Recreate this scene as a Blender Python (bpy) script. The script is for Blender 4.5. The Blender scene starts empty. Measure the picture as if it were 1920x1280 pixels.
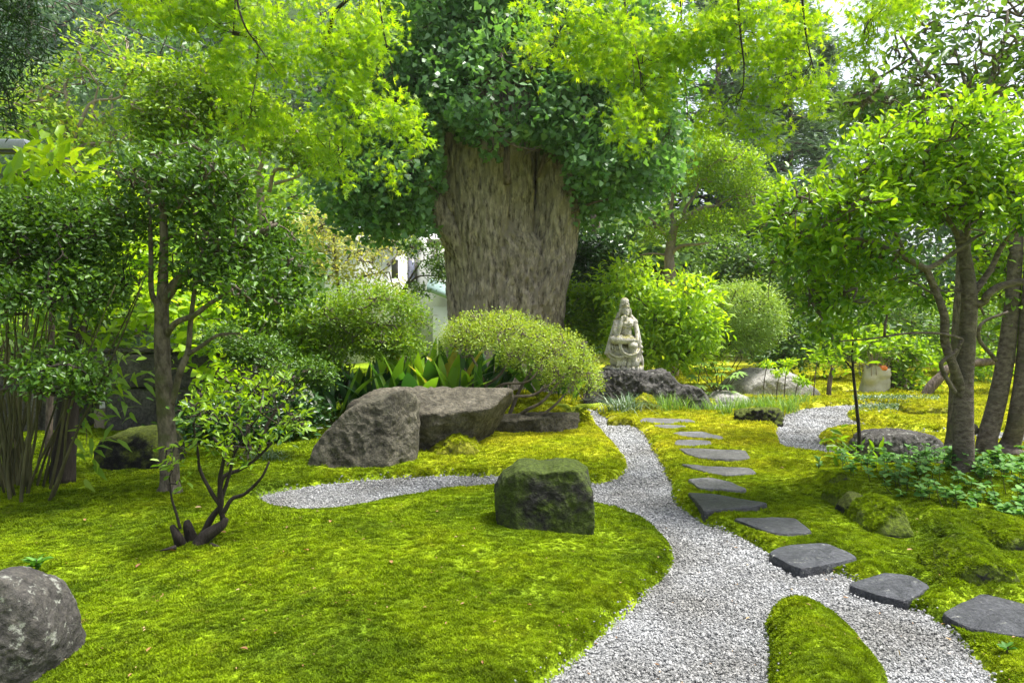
import bpy, bmesh, math, random
import numpy as np
from mathutils import Vector, Matrix

# ------------------------------------------------------------------ camera, light, exposure
sc = bpy.context.scene
COL = sc.collection
EYE = 1.5
PITCH = math.atan(40 / 1280)
cam_d = bpy.data.cameras.new('camera')
cam = bpy.data.objects.new('camera', cam_d)
COL.objects.link(cam)
cam.location = (0, 0, EYE)
cam.rotation_euler = (math.pi / 2 - PITCH, 0, 0)
cam_d.lens = 24
cam_d.sensor_width = 36
cam_d.clip_start = 0.05
cam_d.clip_end = 1000
sc.camera = cam

SUN_EL, SUN_AZ = math.radians(66), math.radians(85)      # azimuth from +Y (ahead) towards +X (right)
w = bpy.data.worlds.new('World')
sc.world = w
w.use_nodes = True
nt = w.node_tree
bg = nt.nodes['Background']
sky = nt.nodes.new('ShaderNodeTexSky')
sky.sky_type = 'NISHITA'
sky.sun_disc = False
sky.sun_elevation = SUN_EL
sky.sun_rotation = SUN_AZ
sky.dust_density = 4.0
sky.air_density = 1.0
hs = nt.nodes.new('ShaderNodeHueSaturation')
hs.inputs['Saturation'].default_value = 0.5
nt.links.new(sky.outputs[0], hs.inputs['Color'])
nt.links.new(hs.outputs[0], bg.inputs[0])
bg.inputs[1].default_value = 0.12
sl = bpy.data.lights.new('sun', 'SUN')
sun = bpy.data.objects.new('sun', sl)
COL.objects.link(sun)
sl.energy = 3.8
sl.angle = math.radians(14)
sl.color = (1.0, 0.97, 0.93)
_sd = Vector((math.sin(SUN_AZ) * math.cos(SUN_EL), math.cos(SUN_AZ) * math.cos(SUN_EL), math.sin(SUN_EL)))
sun.rotation_euler = _sd.to_track_quat('Z', 'Y').to_euler()
sun.location = (4, 8, 20)
vs = sc.view_settings
vs.view_transform = 'Standard'
vs.look = 'None'
vs.exposure = 1.5
vs.gamma = 1.0
vs.use_curve_mapping = False
sc.cycles.max_bounces = 7
sc.cycles.diffuse_bounces = 4
sc.cycles.glossy_bounces = 2
sc.cycles.transmission_bounces = 4
sc.cycles.use_denoising = True
sc.cycles.caustics_reflective = False
sc.cycles.caustics_refractive = False

# ------------------------------------------------------------------ helpers: pixels of the photograph -> places
R = np.random.RandomState(7)
PYR = random.Random(11)
F_ = np.array((0, math.cos(PITCH), -math.sin(PITCH)))
U_ = np.array((0, math.sin(PITCH), math.cos(PITCH)))
X_ = np.array((1.0, 0, 0))

def ray(px, py):
    return F_ + X_ * ((px - 960) / 1280) + U_ * ((640 - py) / 1280)

def P(px, py, d):
    r = ray(px, py)
    return np.array((0, 0, EYE)) + r * (d / r[1])

def G(px, py, z=0.0):
    r = ray(px, py)
    return np.array((0, 0, EYE)) + r * ((z - EYE) / r[2])

def nrm(v):
    v = np.asarray(v, float)
    return v / np.maximum(np.linalg.norm(v, axis=-1, keepdims=True), 1e-9)

def _h(ix, iy, iz, seed):
    n = (ix.astype(np.int64) * 73856093) ^ (iy.astype(np.int64) * 19349663) ^ (iz.astype(np.int64) * 83492791) ^ (seed * 2654435)
    n = (n ^ (n >> 13)) * 1274126177 & 0x7fffffff
    n = (n ^ (n >> 16)) * 668265263 & 0x7fffffff
    return ((n ^ (n >> 15)) & 0xffff) / 65535.0

def vn(p, seed=0):
    p = np.asarray(p, float)
    if p.shape[-1] == 2:
        p = np.concatenate([p, np.zeros(p.shape[:-1] + (1,))], -1)
    i = np.floor(p).astype(np.int64)
    f = p - i
    f = f * f * (3 - 2 * f)
    out = 0
    for dx in (0, 1):
        for dy in (0, 1):
            for dz in (0, 1):
                wgt = (f[..., 0] if dx else 1 - f[..., 0]) * (f[..., 1] if dy else 1 - f[..., 1]) * (f[..., 2] if dz else 1 - f[..., 2])
                out = out + wgt * _h(i[..., 0] + dx, i[..., 1] + dy, i[..., 2] + dz, seed)
    return out * 2 - 1

def fbm(p, seed=0, o=4, gain=.5):
    p = np.asarray(p, float)
    a, s, t = 1.0, 0, 0
    for k in range(o):
        s = s + a * vn(p * (2 ** k) + 17.3 * k, seed + k)
        t += a
        a *= gain
    return s / t

def mesh_np(name, v, faces, rnd=None, smooth=False):
    """v Nx3; faces MxK (all the same K)"""
    v = np.asarray(v, np.float32)
    faces = np.asarray(faces, np.int32)
    me = bpy.data.meshes.new(name)
    k = faces.shape[1]
    me.vertices.add(len(v))
    me.vertices.foreach_set('co', v.ravel())
    me.loops.add(faces.size)
    me.loops.foreach_set('vertex_index', faces.ravel())
    me.polygons.add(len(faces))
    me.polygons.foreach_set('loop_start', np.arange(len(faces), dtype=np.int32) * k)
    me.polygons.foreach_set('loop_total', np.full(len(faces), k, np.int32))
    if smooth:
        me.polygons.foreach_set('use_smooth', np.ones(len(faces), bool))
    if rnd is not None:
        a = me.attributes.new('rnd', 'FLOAT', 'POINT')
        a.data.foreach_set('value', np.asarray(rnd, np.float32))
    me.update(calc_edges=True)
    return me

def tag(o, label=None, cat=None, group=None, kind=None):
    if label: o['label'] = label
    if cat: o['category'] = cat
    if group: o['group'] = group
    if kind: o['kind'] = kind
    return o

def thing(name, label, cat, loc, group=None):
    o = bpy.data.objects.new(name, None)
    COL.objects.link(o)
    o.location = Vector([float(c) for c in loc])
    o.empty_display_size = .1
    return tag(o, label, cat, group)

ORG = {}
def put(name, v, f, mat, parent=None, rnd=None, smooth=False, loc=None, abs_loc=None):
    """world-space vertices -> object whose origin is its parent's (or loc)"""
    org = np.zeros(3)
    if parent is not None:
        org = np.array(ORG.get(parent.name, parent.location))
    elif loc is not None:
        org = np.array(loc)
    me = mesh_np(name, np.asarray(v) - org, f, rnd, smooth)
    me.materials.append(mat)
    o = bpy.data.objects.new(name, me)
    COL.objects.link(o)
    if parent is not None:
        o.parent = parent
        ORG[o.name] = org
    else:
        o.location = Vector([float(c) for c in org])
        ORG[o.name] = org
    return o

# ------------------------------------------------------------------ materials
def newmat(name):
    m = bpy.data.materials.new(name)
    m.use_nodes = True
    t = m.node_tree
    return m, t, t.nodes, t.links, t.nodes['Principled BSDF']

def ramp(N, stops):
    r = N.new('ShaderNodeValToRGB')
    e = r.color_ramp.elements
    while len(e) < len(stops):
        e.new(.5)
    for k, (p, c) in enumerate(stops):
        e[k].position = p
        e[k].color = (*c, 1)
    return r

def leaf_mat(name, c1, c2, c3=None, trans=.4, tcol=None, rough=.42, spec=.45, pale=None):
    m, t, N, L, b = newmat(name)
    a = N.new('ShaderNodeAttribute')
    a.attribute_name = 'rnd'
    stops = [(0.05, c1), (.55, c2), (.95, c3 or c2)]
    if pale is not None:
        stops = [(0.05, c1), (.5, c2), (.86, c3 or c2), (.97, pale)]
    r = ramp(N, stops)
    L.new(a.outputs['Fac'], r.inputs[0])
    L.new(r.outputs[0], b.inputs['Base Color'])
    b.inputs['Roughness'].default_value = rough
    b.inputs['Specular IOR Level'].default_value = spec
    tr = N.new('ShaderNodeBsdfTranslucent')
    mx = N.new('ShaderNodeMix')
    mx.data_type = 'RGBA'
    mx.blend_type = 'MULTIPLY'
    mx.inputs[0].default_value = 1
    L.new(r.outputs[0], mx.inputs[6])
    mx.inputs[7].default_value = (*(tcol or (1.75, 1.6, .6)), 1)
    L.new(mx.outputs[2], tr.inputs[0])
    ms = N.new('ShaderNodeMixShader')
    ms.inputs[0].default_value = trans
    L.new(b.outputs[0], ms.inputs[1])
    L.new(tr.outputs[0], ms.inputs[2])
    L.new(ms.outputs[0], N['Material Output'].inputs[0])
    return m

def bark_mat(name, c1, c2, scale=8, stretch=.25, bump=.5, moss=None, mossz=.35, patch=None):
    m, t, N, L, b = newmat(name)
    tc = N.new('ShaderNodeTexCoord')
    mp = N.new('ShaderNodeMapping')
    mp.inputs['Scale'].default_value = (1, 1, stretch)
    L.new(tc.outputs['Object'], mp.inputs[0])
    n = N.new('ShaderNodeTexNoise')
    n.inputs['Scale'].default_value = scale
    n.inputs['Detail'].default_value = 7
    n.inputs['Roughness'].default_value = .65
    L.new(mp.outputs[0], n.inputs[0])
    r = ramp(N, [(.36, c1), (.62, c2)])
    L.new(n.outputs[0], r.inputs[0])
    col = r.outputs[0]
    if patch:
        n2 = N.new('ShaderNodeTexNoise')
        n2.inputs['Scale'].default_value = scale * .28
        n2.inputs['Detail'].default_value = 5
        L.new(tc.outputs['Object'], n2.inputs[0])
        r2 = ramp(N, [(.5, (0, 0, 0)), (.66, (1, 1, 1))])
        L.new(n2.outputs[0], r2.inputs[0])
        mx = N.new('ShaderNodeMix')
        mx.data_type = 'RGBA'
        L.new(r2.outputs[0], mx.inputs[0])
        L.new(col, mx.inputs[6])
        mx.inputs[7].default_value = (*patch, 1)
        col = mx.outputs[2]
    L.new(col, b.inputs['Base Color'])
    b.inputs['Roughness'].default_value = .85
    b.inputs['Specular IOR Level'].default_value = .25
    bp = N.new('ShaderNodeBump')
    bp.inputs['Strength'].default_value = min(1, bump * 1.5)
    bp.inputs['Distance'].default_value = .05
    L.new(n.outputs[0], bp.inputs['Height'])
    L.new(bp.outputs[0], b.inputs['Normal'])
    return m

def rock_mat(name, c1, c2, c3, scale=5, moss=0.0, lichen=0.0, bump=.6, rough=.8, mcol=(.07, .1, .008), mbias=.35, vary=False):
    m, t, N, L, b = newmat(name)
    tc = N.new('ShaderNodeTexCoord')
    n = N.new('ShaderNodeTexNoise')
    n.inputs['Scale'].default_value = scale
    n.inputs['Detail'].default_value = 9
    n.inputs['Roughness'].default_value = .7
    n.inputs['Distortion'].default_value = .4
    L.new(tc.outputs['Object'], n.inputs[0])
    r = ramp(N, [(.32, c1), (.5, c2), (.7, c3)])
    L.new(n.outputs[0], r.inputs[0])
    nf = N.new('ShaderNodeTexNoise')
    nf.inputs['Scale'].default_value = scale * 7
    nf.inputs['Detail'].default_value = 6
    nf.inputs['Roughness'].default_value = .7
    L.new(tc.outputs['Object'], nf.inputs[0])
    rf = ramp(N, [(.36, (.45, .45, .45)), (.5, (1, 1, 1)), (.66, (1.55, 1.5, 1.42))])
    L.new(nf.outputs[0], rf.inputs[0])
    mf = N.new('ShaderNodeMix')
    mf.data_type = 'RGBA'
    mf.blend_type = 'MULTIPLY'
    mf.inputs[0].default_value = .85
    L.new(r.outputs[0], mf.inputs[6])
    L.new(rf.outputs[0], mf.inputs[7])
    col = mf.outputs[2]
    hgt = n.outputs[0]
    if lichen:
        v = N.new('ShaderNodeTexNoise')
        v.inputs['Scale'].default_value = scale * 3.2
        v.inputs['Detail'].default_value = 6
        v.inputs['Roughness'].default_value = .75
        L.new(tc.outputs['Object'], v.inputs[0])
        r2 = ramp(N, [(.62 - lichen * .12, (0, 0, 0)), (.68 - lichen * .1, (1, 1, 1))])
        L.new(v.outputs[0], r2.inputs[0])
        mx = N.new('ShaderNodeMix')
        mx.data_type = 'RGBA'
        L.new(r2.outputs[0], mx.inputs[0])
        L.new(col, mx.inputs[6])
        mx.inputs[7].default_value = (.33, .34, .29, 1)
        col = mx.outputs[2]
    if moss:
        g = N.new('ShaderNodeNewGeometry')
        sx = N.new('ShaderNodeSeparateXYZ')
        L.new(g.outputs['Normal'], sx.inputs[0])
        n3 = N.new('ShaderNodeTexNoise')
        n3.inputs['Scale'].default_value = scale * .9
        n3.inputs['Detail'].default_value = 7
        n3.inputs['Roughness'].default_value = .7
        L.new(tc.outputs['Object'], n3.inputs[0])
        ma = N.new('ShaderNodeMath')
        ma.operation = 'MULTIPLY_ADD'
        L.new(sx.outputs[2], ma.inputs[0])
        ma.inputs[1].default_value = mbias
        L.new(n3.outputs[0], ma.inputs[2])
        r3 = ramp(N, [(.66 - moss * .3, (0, 0, 0)), (.8 - moss * .3, (1, 1, 1))])
        L.new(ma.outputs[0], r3.inputs[0])
        n4 = N.new('ShaderNodeTexNoise')
        n4.inputs['Scale'].default_value = 45
        n4.inputs['Detail'].default_value = 4
        L.new(tc.outputs['Object'], n4.inputs[0])
        r4 = ramp(N, [(.35, tuple(.6 * c for c in mcol)), (.65, tuple(1.35 * c for c in mcol))])
        L.new(n4.outputs[0], r4.inputs[0])
        mx = N.new('ShaderNodeMix')
        mx.data_type = 'RGBA'
        L.new(r3.outputs[0], mx.inputs[0])
        L.new(col, mx.inputs[6])
        L.new(r4.outputs[0], mx.inputs[7])
        col = mx.outputs[2]
    if vary:                                                # each slab its own tone
        oi = N.new('ShaderNodeObjectInfo')
        rv = ramp(N, [(0, (.7, .69, .66)), (1, (1.35, 1.35, 1.38))])
        L.new(oi.outputs['Random'], rv.inputs[0])
        mv = N.new('ShaderNodeMix')
        mv.data_type = 'RGBA'
        mv.blend_type = 'MULTIPLY'
        mv.inputs[0].default_value = 1
        L.new(col, mv.inputs[6])
        L.new(rv.outputs[0], mv.inputs[7])
        col = mv.outputs[2]
    L.new(col, b.inputs['Base Color'])
    b.inputs['Roughness'].default_value = rough
    b.inputs['Specular IOR Level'].default_value = .3
    n5 = N.new('ShaderNodeTexNoise')
    n5.inputs['Scale'].default_value = scale * 5
    n5.inputs['Detail'].default_value = 8
    n5.inputs['Roughness'].default_value = .7
    L.new(tc.outputs['Object'], n5.inputs[0])
    bp = N.new('ShaderNodeBump')
    bp.inputs['Strength'].default_value = bump
    bp.inputs['Distance'].default_value = .06
    L.new(n5.outputs[0], bp.inputs['Height'])
    bp2 = N.new('ShaderNodeBump')
    bp2.inputs['Strength'].default_value = bump
    bp2.inputs['Distance'].default_value = .14
    L.new(hgt, bp2.inputs['Height'])
    L.new(bp.outputs[0], bp2.inputs['Normal'])
    L.new(bp2.outputs[0], b.inputs['Normal'])
    return m

def plain_mat(name, c, rough=.6, spec=.4, c2=None, scale=30, bump=0):
    m, t, N, L, b = newmat(name)
    tc = N.new('ShaderNodeTexCoord')
    n = N.new('ShaderNodeTexNoise')
    n.inputs['Scale'].default_value = scale
    n.inputs['Detail'].default_value = 5
    L.new(tc.outputs['Object'], n.inputs[0])
    r = ramp(N, [(.35, c), (.65, c2 or tuple(.8 * k for k in c))])
    L.new(n.outputs[0], r.inputs[0])
    L.new(r.outputs[0], b.inputs['Base Color'])
    b.inputs['Roughness'].default_value = rough
    b.inputs['Specular IOR Level'].default_value = spec
    if bump:
        bp = N.new('ShaderNodeBump')
        bp.inputs['Strength'].default_value = bump
        bp.inputs['Distance'].default_value = .02
        L.new(n.outputs[0], bp.inputs['Height'])
        L.new(bp.outputs[0], b.inputs['Normal'])
    return m

def moss_mat(name, tuft):
    """green moss turning yellow where the garden is drier (further in, clear of the left-hand trees)"""
    m, t, N, L, b = newmat(name)
    g = N.new('ShaderNodeNewGeometry')
    sx = N.new('ShaderNodeSeparateXYZ')
    L.new(g.outputs['Position'], sx.inputs[0])
    def mr(out, a, c, lo=0, hi=1):
        k = N.new('ShaderNodeMapRange')
        k.interpolation_type = 'SMOOTHSTEP'
        k.inputs[1].default_value = a
        k.inputs[2].default_value = c
        k.inputs[3].default_value = lo
        k.inputs[4].default_value = hi
        L.new(out, k.inputs[0])
        return k.outputs[0]
    def math_(op, a, c):
        k = N.new('ShaderNodeMath')
        k.operation = op
        for q, s in enumerate((a, c)):
            if isinstance(s, (int, float)):
                k.inputs[q].default_value = s
            else:
                L.new(s, k.inputs[q])
        return k.outputs[0]
    n = N.new('ShaderNodeTexNoise')
    n.inputs['Scale'].default_value = 1.6
    n.inputs['Detail'].default_value = 6
    n.inputs['Roughness'].default_value = .65
    L.new(g.outputs['Position'], n.inputs[0])
    yel = math_('MULTIPLY', mr(sx.outputs[1], 4.6, 8.5), mr(sx.outputs[0], -2.6, -.6))
    nn = math_('MULTIPLY', math_('SUBTRACT', n.outputs[0], .5), 1.5)
    fac = math_('ADD', math_('ADD', math_('MULTIPLY', yel, .62), .2), nn)
    r = ramp(N, [(.0, (.105, .175, .003)), (.3, (.215, .31, .004)), (.6, (.335, .4, .008)), (.95, (.46, .46, .02))])
    L.new(fac, r.inputs[0])
    # fine mottling, dead brown patches
    n2 = N.new('ShaderNodeTexNoise')
    n2.inputs['Scale'].default_value = 55 if not tuft else 18
    n2.inputs['Detail'].default_value = 5
    L.new(g.outputs['Position'], n2.inputs[0])
    mx = N.new('ShaderNodeMix')
    mx.data_type = 'RGBA'
    mx.blend_type = 'MULTIPLY'
    mx.inputs[0].default_value = 1
    r2 = ramp(N, [(.3, (.5, .5, .5)), (.7, (1.25, 1.25, 1.25))])
    L.new(n2.outputs[0], r2.inputs[0])
    L.new(r.outputs[0], mx.inputs[6])
    L.new(r2.outputs[0], mx.inputs[7])
    n3 = N.new('ShaderNodeTexNoise')
    n3.inputs['Scale'].default_value = 4.5
    n3.inputs['Detail'].default_value = 8
    n3.inputs['Roughness'].default_value = .75
    L.new(g.outputs['Position'], n3.inputs[0])
    r3 = ramp(N, [(.62, (0, 0, 0)), (.72, (1, 1, 1))])
    L.new(n3.outputs[0], r3.inputs[0])
    mx2 = N.new('ShaderNodeMix')
    mx2.data_type = 'RGBA'
    L.new(r3.outputs[0], mx2.inputs[0])
    L.new(mx.outputs[2], mx2.inputs[6])
    mx2.inputs[7].default_value = (.16, .12, .03, 1)
    col = mx2.outputs[2]
    if tuft:
        oi = N.new('ShaderNodeObjectInfo')
        r5 = ramp(N, [(0, (.62, .66, .6)), (1, (1.35, 1.3, 1.2))])
        L.new(oi.outputs['Random'], r5.inputs[0])
        mx3 = N.new('ShaderNodeMix')
        mx3.data_type = 'RGBA'
        mx3.blend_type = 'MULTIPLY'
        mx3.inputs[0].default_value = 1
        L.new(col, mx3.inputs[6])
        L.new(r5.outputs[0], mx3.inputs[7])
        col = mx3.outputs[2]
    L.new(col, b.inputs['Base Color'])
    b.inputs['Roughness'].default_value = .8
    b.inputs['Specular IOR Level'].default_value = .15
    if tuft:
        tr = N.new('ShaderNodeBsdfTranslucent')
        L.new(col, tr.inputs[0])
        ms = N.new('ShaderNodeMixShader')
        ms.inputs[0].default_value = .35
        L.new(b.outputs[0], ms.inputs[1])
        L.new(tr.outputs[0], ms.inputs[2])
        L.new(ms.outputs[0], N['Material Output'].inputs[0])
    else:
        bp = N.new('ShaderNodeBump')
        bp.inputs['Strength'].default_value = .9
        bp.inputs['Distance'].default_value = .02
        L.new(n2.outputs[0], bp.inputs['Height'])
        L.new(bp.outputs[0], b.inputs['Normal'])
    return m

def gravel_mat(name, inst):
    m, t, N, L, b = newmat(name)
    if inst:
        oi = N.new('ShaderNodeObjectInfo')
        src = oi.outputs['Random']
    else:
        tc = N.new('ShaderNodeTexCoord')
        v = N.new('ShaderNodeTexVoronoi')
        v.inputs['Scale'].default_value = 70
        L.new(tc.outputs['Object'], v.inputs[0])
        src = v.outputs['Color']
        bp = N.new('ShaderNodeBump')
        bp.inputs['Distance'].default_value = .01
        bp.invert = True
        L.new(v.outputs['Distance'], bp.inputs['Height'])
        L.new(bp.outputs[0], b.inputs['Normal'])
    r = ramp(N, [(0, (.09, .092, .095)), (.2, (.19, .195, .197)), (.7, (.29, .295, .295)), (1, (.42, .42, .42))])
    L.new(src, r.inputs[0])
    gg = N.new('ShaderNodeNewGeometry')
    nd = N.new('ShaderNodeTexNoise')
    nd.inputs['Scale'].default_value = 1.7
    nd.inputs['Detail'].default_value = 5
    L.new(gg.outputs['Position'], nd.inputs[0])
    rd_ = ramp(N, [(.35, (.68, .66, .62)), (.62, (1.08, 1.08, 1.08))])
    L.new(nd.outputs[0], rd_.inputs[0])
    mg = N.new('ShaderNodeMix')
    mg.data_type = 'RGBA'
    mg.blend_type = 'MULTIPLY'
    mg.inputs[0].default_value = 1
    L.new(r.outputs[0], mg.inputs[6])
    L.new(rd_.outputs[0], mg.inputs[7])
    L.new(mg.outputs[2], b.inputs['Base Color'])
    b.inputs['Roughness'].default_value = .75
    b.inputs['Specular IOR Level'].default_value = .3
    return m

# ------------------------------------------------------------------ leaves
def T(v, f):
    return np.array(v, float), np.array(f, int)
def _fan(pts):
    n = len(pts)
    return T([(0, 0, 0)] + pts, [(0, k, k + 1) for k in range(1, n)])
TM = {
    'oval': T([(0, 0, 0), (.32, -.5, .1), (.72, -.42, .09), (1, 0, -.08), (.72, .42, .09), (.32, .5, .1)],
              [(0, 1, 2), (0, 2, 3), (0, 3, 4), (0, 4, 5)]),
    'dia': T([(0, 0, 0), (.5, -.5, .07), (1, 0, -.03), (.5, .5, .07)], [(0, 1, 2), (0, 2, 3)]),
    'blade': T([(0, -.25, 0), (0, .25, 0), (.4, .5, .08), (.4, -.5, .08), (1, 0, -.12)], [(0, 3, 2), (0, 2, 1), (3, 4, 2)]),
    'fan': T([(0, 0, 0), (.72, -.62, .05), (1, -.3, .1), (.86, 0, -.02), (1, .3, .1), (.72, .62, .05)],
             [(0, 1, 2), (0, 2, 3), (0, 3, 4), (0, 4, 5)]),
}
def _star():
    tips = [(-118, .5), (-72, .8), (-34, .95), (0, 1.0), (34, .95), (72, .8), (118, .5)]
    pts = []
    for k, (a, l) in enumerate(tips):
        if k:
            m_ = math.radians((a + tips[k - 1][0]) / 2)
            pts.append((.3 * math.cos(m_) , .3 * math.sin(m_), .02))
        q = math.radians(a)
        pts.append((l * math.cos(q), l * math.sin(q), -.12 * l))
    return _fan([(x, y, z) for x, y, z in pts])
TM['star'] = _star()

def leaves(pos, axis, normal, size, tmpl, width, rnd):
    """-> verts, tris, rnd per vert"""
    tv, tf = TM[tmpl]
    axis = nrm(axis)
    normal = nrm(normal - (normal * axis).sum(1, keepdims=True) * axis + 1e-6)
    b = np.cross(normal, axis)
    s = np.asarray(size).reshape(-1, 1, 1)
    v = pos[:, None] + s * (tv[None, :, :1] * axis[:, None] + width * tv[None, :, 1:2] * b[:, None] + tv[None, :, 2:3] * normal[:, None])
    n, k = len(pos), len(tv)
    f = (tf[None] + (np.arange(n) * k)[:, None, None]).reshape(-1, 3)
    return v.reshape(-1, 3), f, np.repeat(rnd, k)

def clumps(blobs, n, rng, clump=12, lower=-.5, fill=.25, lump=.2, gap=.0, gapf=2.0):
    """clump centres and outward directions spread over ellipsoids (centre, radii)"""
    area = np.array([(r[0] * r[2] + r[0] * r[1] + r[1] * r[2]) for c, r in blobs])
    share = area / area.sum()
    C, D = [], []
    for (c, r), s in zip(blobs, share):
        nc = max(3, int(n * s / clump))
        d = nrm(rng.normal(size=(nc * 5, 3)))
        d = d[d[:, 2] > lower][:nc * 2]
        rr = np.where(rng.rand(len(d)) < fill, rng.rand(len(d)) ** .4 * .92, 1 - .2 * rng.rand(len(d)) ** 1.6)
        rr = rr * (1 + lump * vn(d * 2.3 + np.array(c), 5) + .5 * lump * vn(d * 5.1 + np.array(c), 6))
        p = np.array(c) + d * rr[:, None] * np.array(r)
        if gap:
            keep = vn(p * gapf, 9) < 1 - 2 * gap
            p, d = p[keep], d[keep]
        p, d = p[:nc], d[:nc]
        C.append(p)
        D.append(nrm(d / np.array(r)))
    return np.concatenate(C), np.concatenate(D)

def broken(blobs, rng, k=6, f=.5):
    """each crown mass split into smaller overlapping clouds, so the outline is uneven"""
    out = []
    for c, r in blobs:
        r = np.array(r)
        for _ in range(k):
            d_ = nrm(rng.normal(size=3)) * (.45 + .4 * rng.rand())
            q = f * (.75 + .6 * rng.rand())
            out.append((np.array(c) + d_ * r, r * np.array((q * (.9 + .4 * rng.rand()), q, q * (.7 + .3 * rng.rand())))))
    return out

def foliage(blobs, n, tmpl, size, rng, width=.5, clump=12, spread=1.0, lower=-.5, fill=.25, up=.6, droop=0., out=.8,
            lump=.2, gap=.0, gapf=2.0, svar=.35, toplight=.25, brk=0, brkf=.5):
    if brk:
        blobs = broken(blobs, rng, brk, brkf)
    C, D = clumps(blobs, n, rng, clump, lower, fill, lump, gap, gapf)
    idx = np.repeat(np.arange(len(C)), clump)
    m = len(idx)
    crnd = rng.rand(len(C))
    pos = C[idx] + rng.normal(size=(m, 3)) * spread * size
    axis = out * D[idx] + .75 * rng.normal(size=(m, 3)) * np.array((1, 1, .6)) + np.array((0, 0, -droop))
    normal = up * np.array((0, 0, 1)) + (1 - up) * rng.normal(size=(m, 3)) + .35 * D[idx]
    sz = size * (1 + svar * (rng.rand(m) * 2 - 1))
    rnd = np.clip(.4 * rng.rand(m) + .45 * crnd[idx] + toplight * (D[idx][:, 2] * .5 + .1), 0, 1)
    return dict(pos=pos, axis=axis, normal=normal, size=sz, tmpl=tmpl, width=width, rnd=rnd, C=C, D=D)

def put_leaves(name, fo, mat, parent, kind=None):
    v, f, r = leaves(fo['pos'], fo['axis'], fo['normal'], fo['size'], fo['tmpl'], fo['width'], fo['rnd'])
    o = put(name, v, f, mat, parent, r)
    if kind:
        o['kind'] = kind
    return o

_leafmesh = {}
def leaf_objects(fo, sel, mat, parent, name='leaf', over=1.0):
    """single leaves as parts, sharing mesh data"""
    org = np.array(ORG.get(parent.name, parent.location))
    tv, tf = TM[fo['tmpl']]
    ax = nrm(fo['axis'])
    no = nrm(fo['normal'] - (fo['normal'] * ax).sum(1, keepdims=True) * ax + 1e-6)
    bb = np.cross(no, ax)
    for i in sel:
        lev = int(min(.999, fo['rnd'][i]) * 6)
        key = (mat.name, fo['tmpl'], fo['width'], lev)
        if key not in _leafmesh:
            vv = tv * np.array((1, fo['width'], 1))
            _leafmesh[key] = mesh_np(name, vv, tf, np.full(len(tv), (lev + .5) / 6))
            _leafmesh[key].materials.append(mat)
        o = bpy.data.objects.new(name, _leafmesh[key])
        COL.objects.link(o)
        o.parent = parent
        s = float(fo['size'][i]) * over
        M = Matrix.Identity(4)
        p = fo['pos'][i] - org
        for q in range(3):
            M[q][0], M[q][1], M[q][2], M[q][3] = ax[i][q] * s, bb[i][q] * s, no[i][q] * s, p[q]
        o.matrix_local = M

def nearest_leaves(fo, k=300):
    p = fo['pos']
    u = p[:, 0] / p[:, 1]
    v = (p[:, 2] - EYE) / p[:, 1]
    ok = np.where((np.abs(u) < .74) & (v < .46) & (v > -.52) & (p[:, 1] > 1))[0]
    return ok[np.argsort(-fo['size'][ok] / np.linalg.norm(p[ok] - np.array((0, 0, EYE)), axis=1))][:k]

def split_leaves(fo, sel):
    m = np.ones(len(fo['pos']), bool)
    m[sel] = False
    return {k: (v[m] if isinstance(v, np.ndarray) and len(v) == len(m) else v) for k, v in fo.items()}

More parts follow.
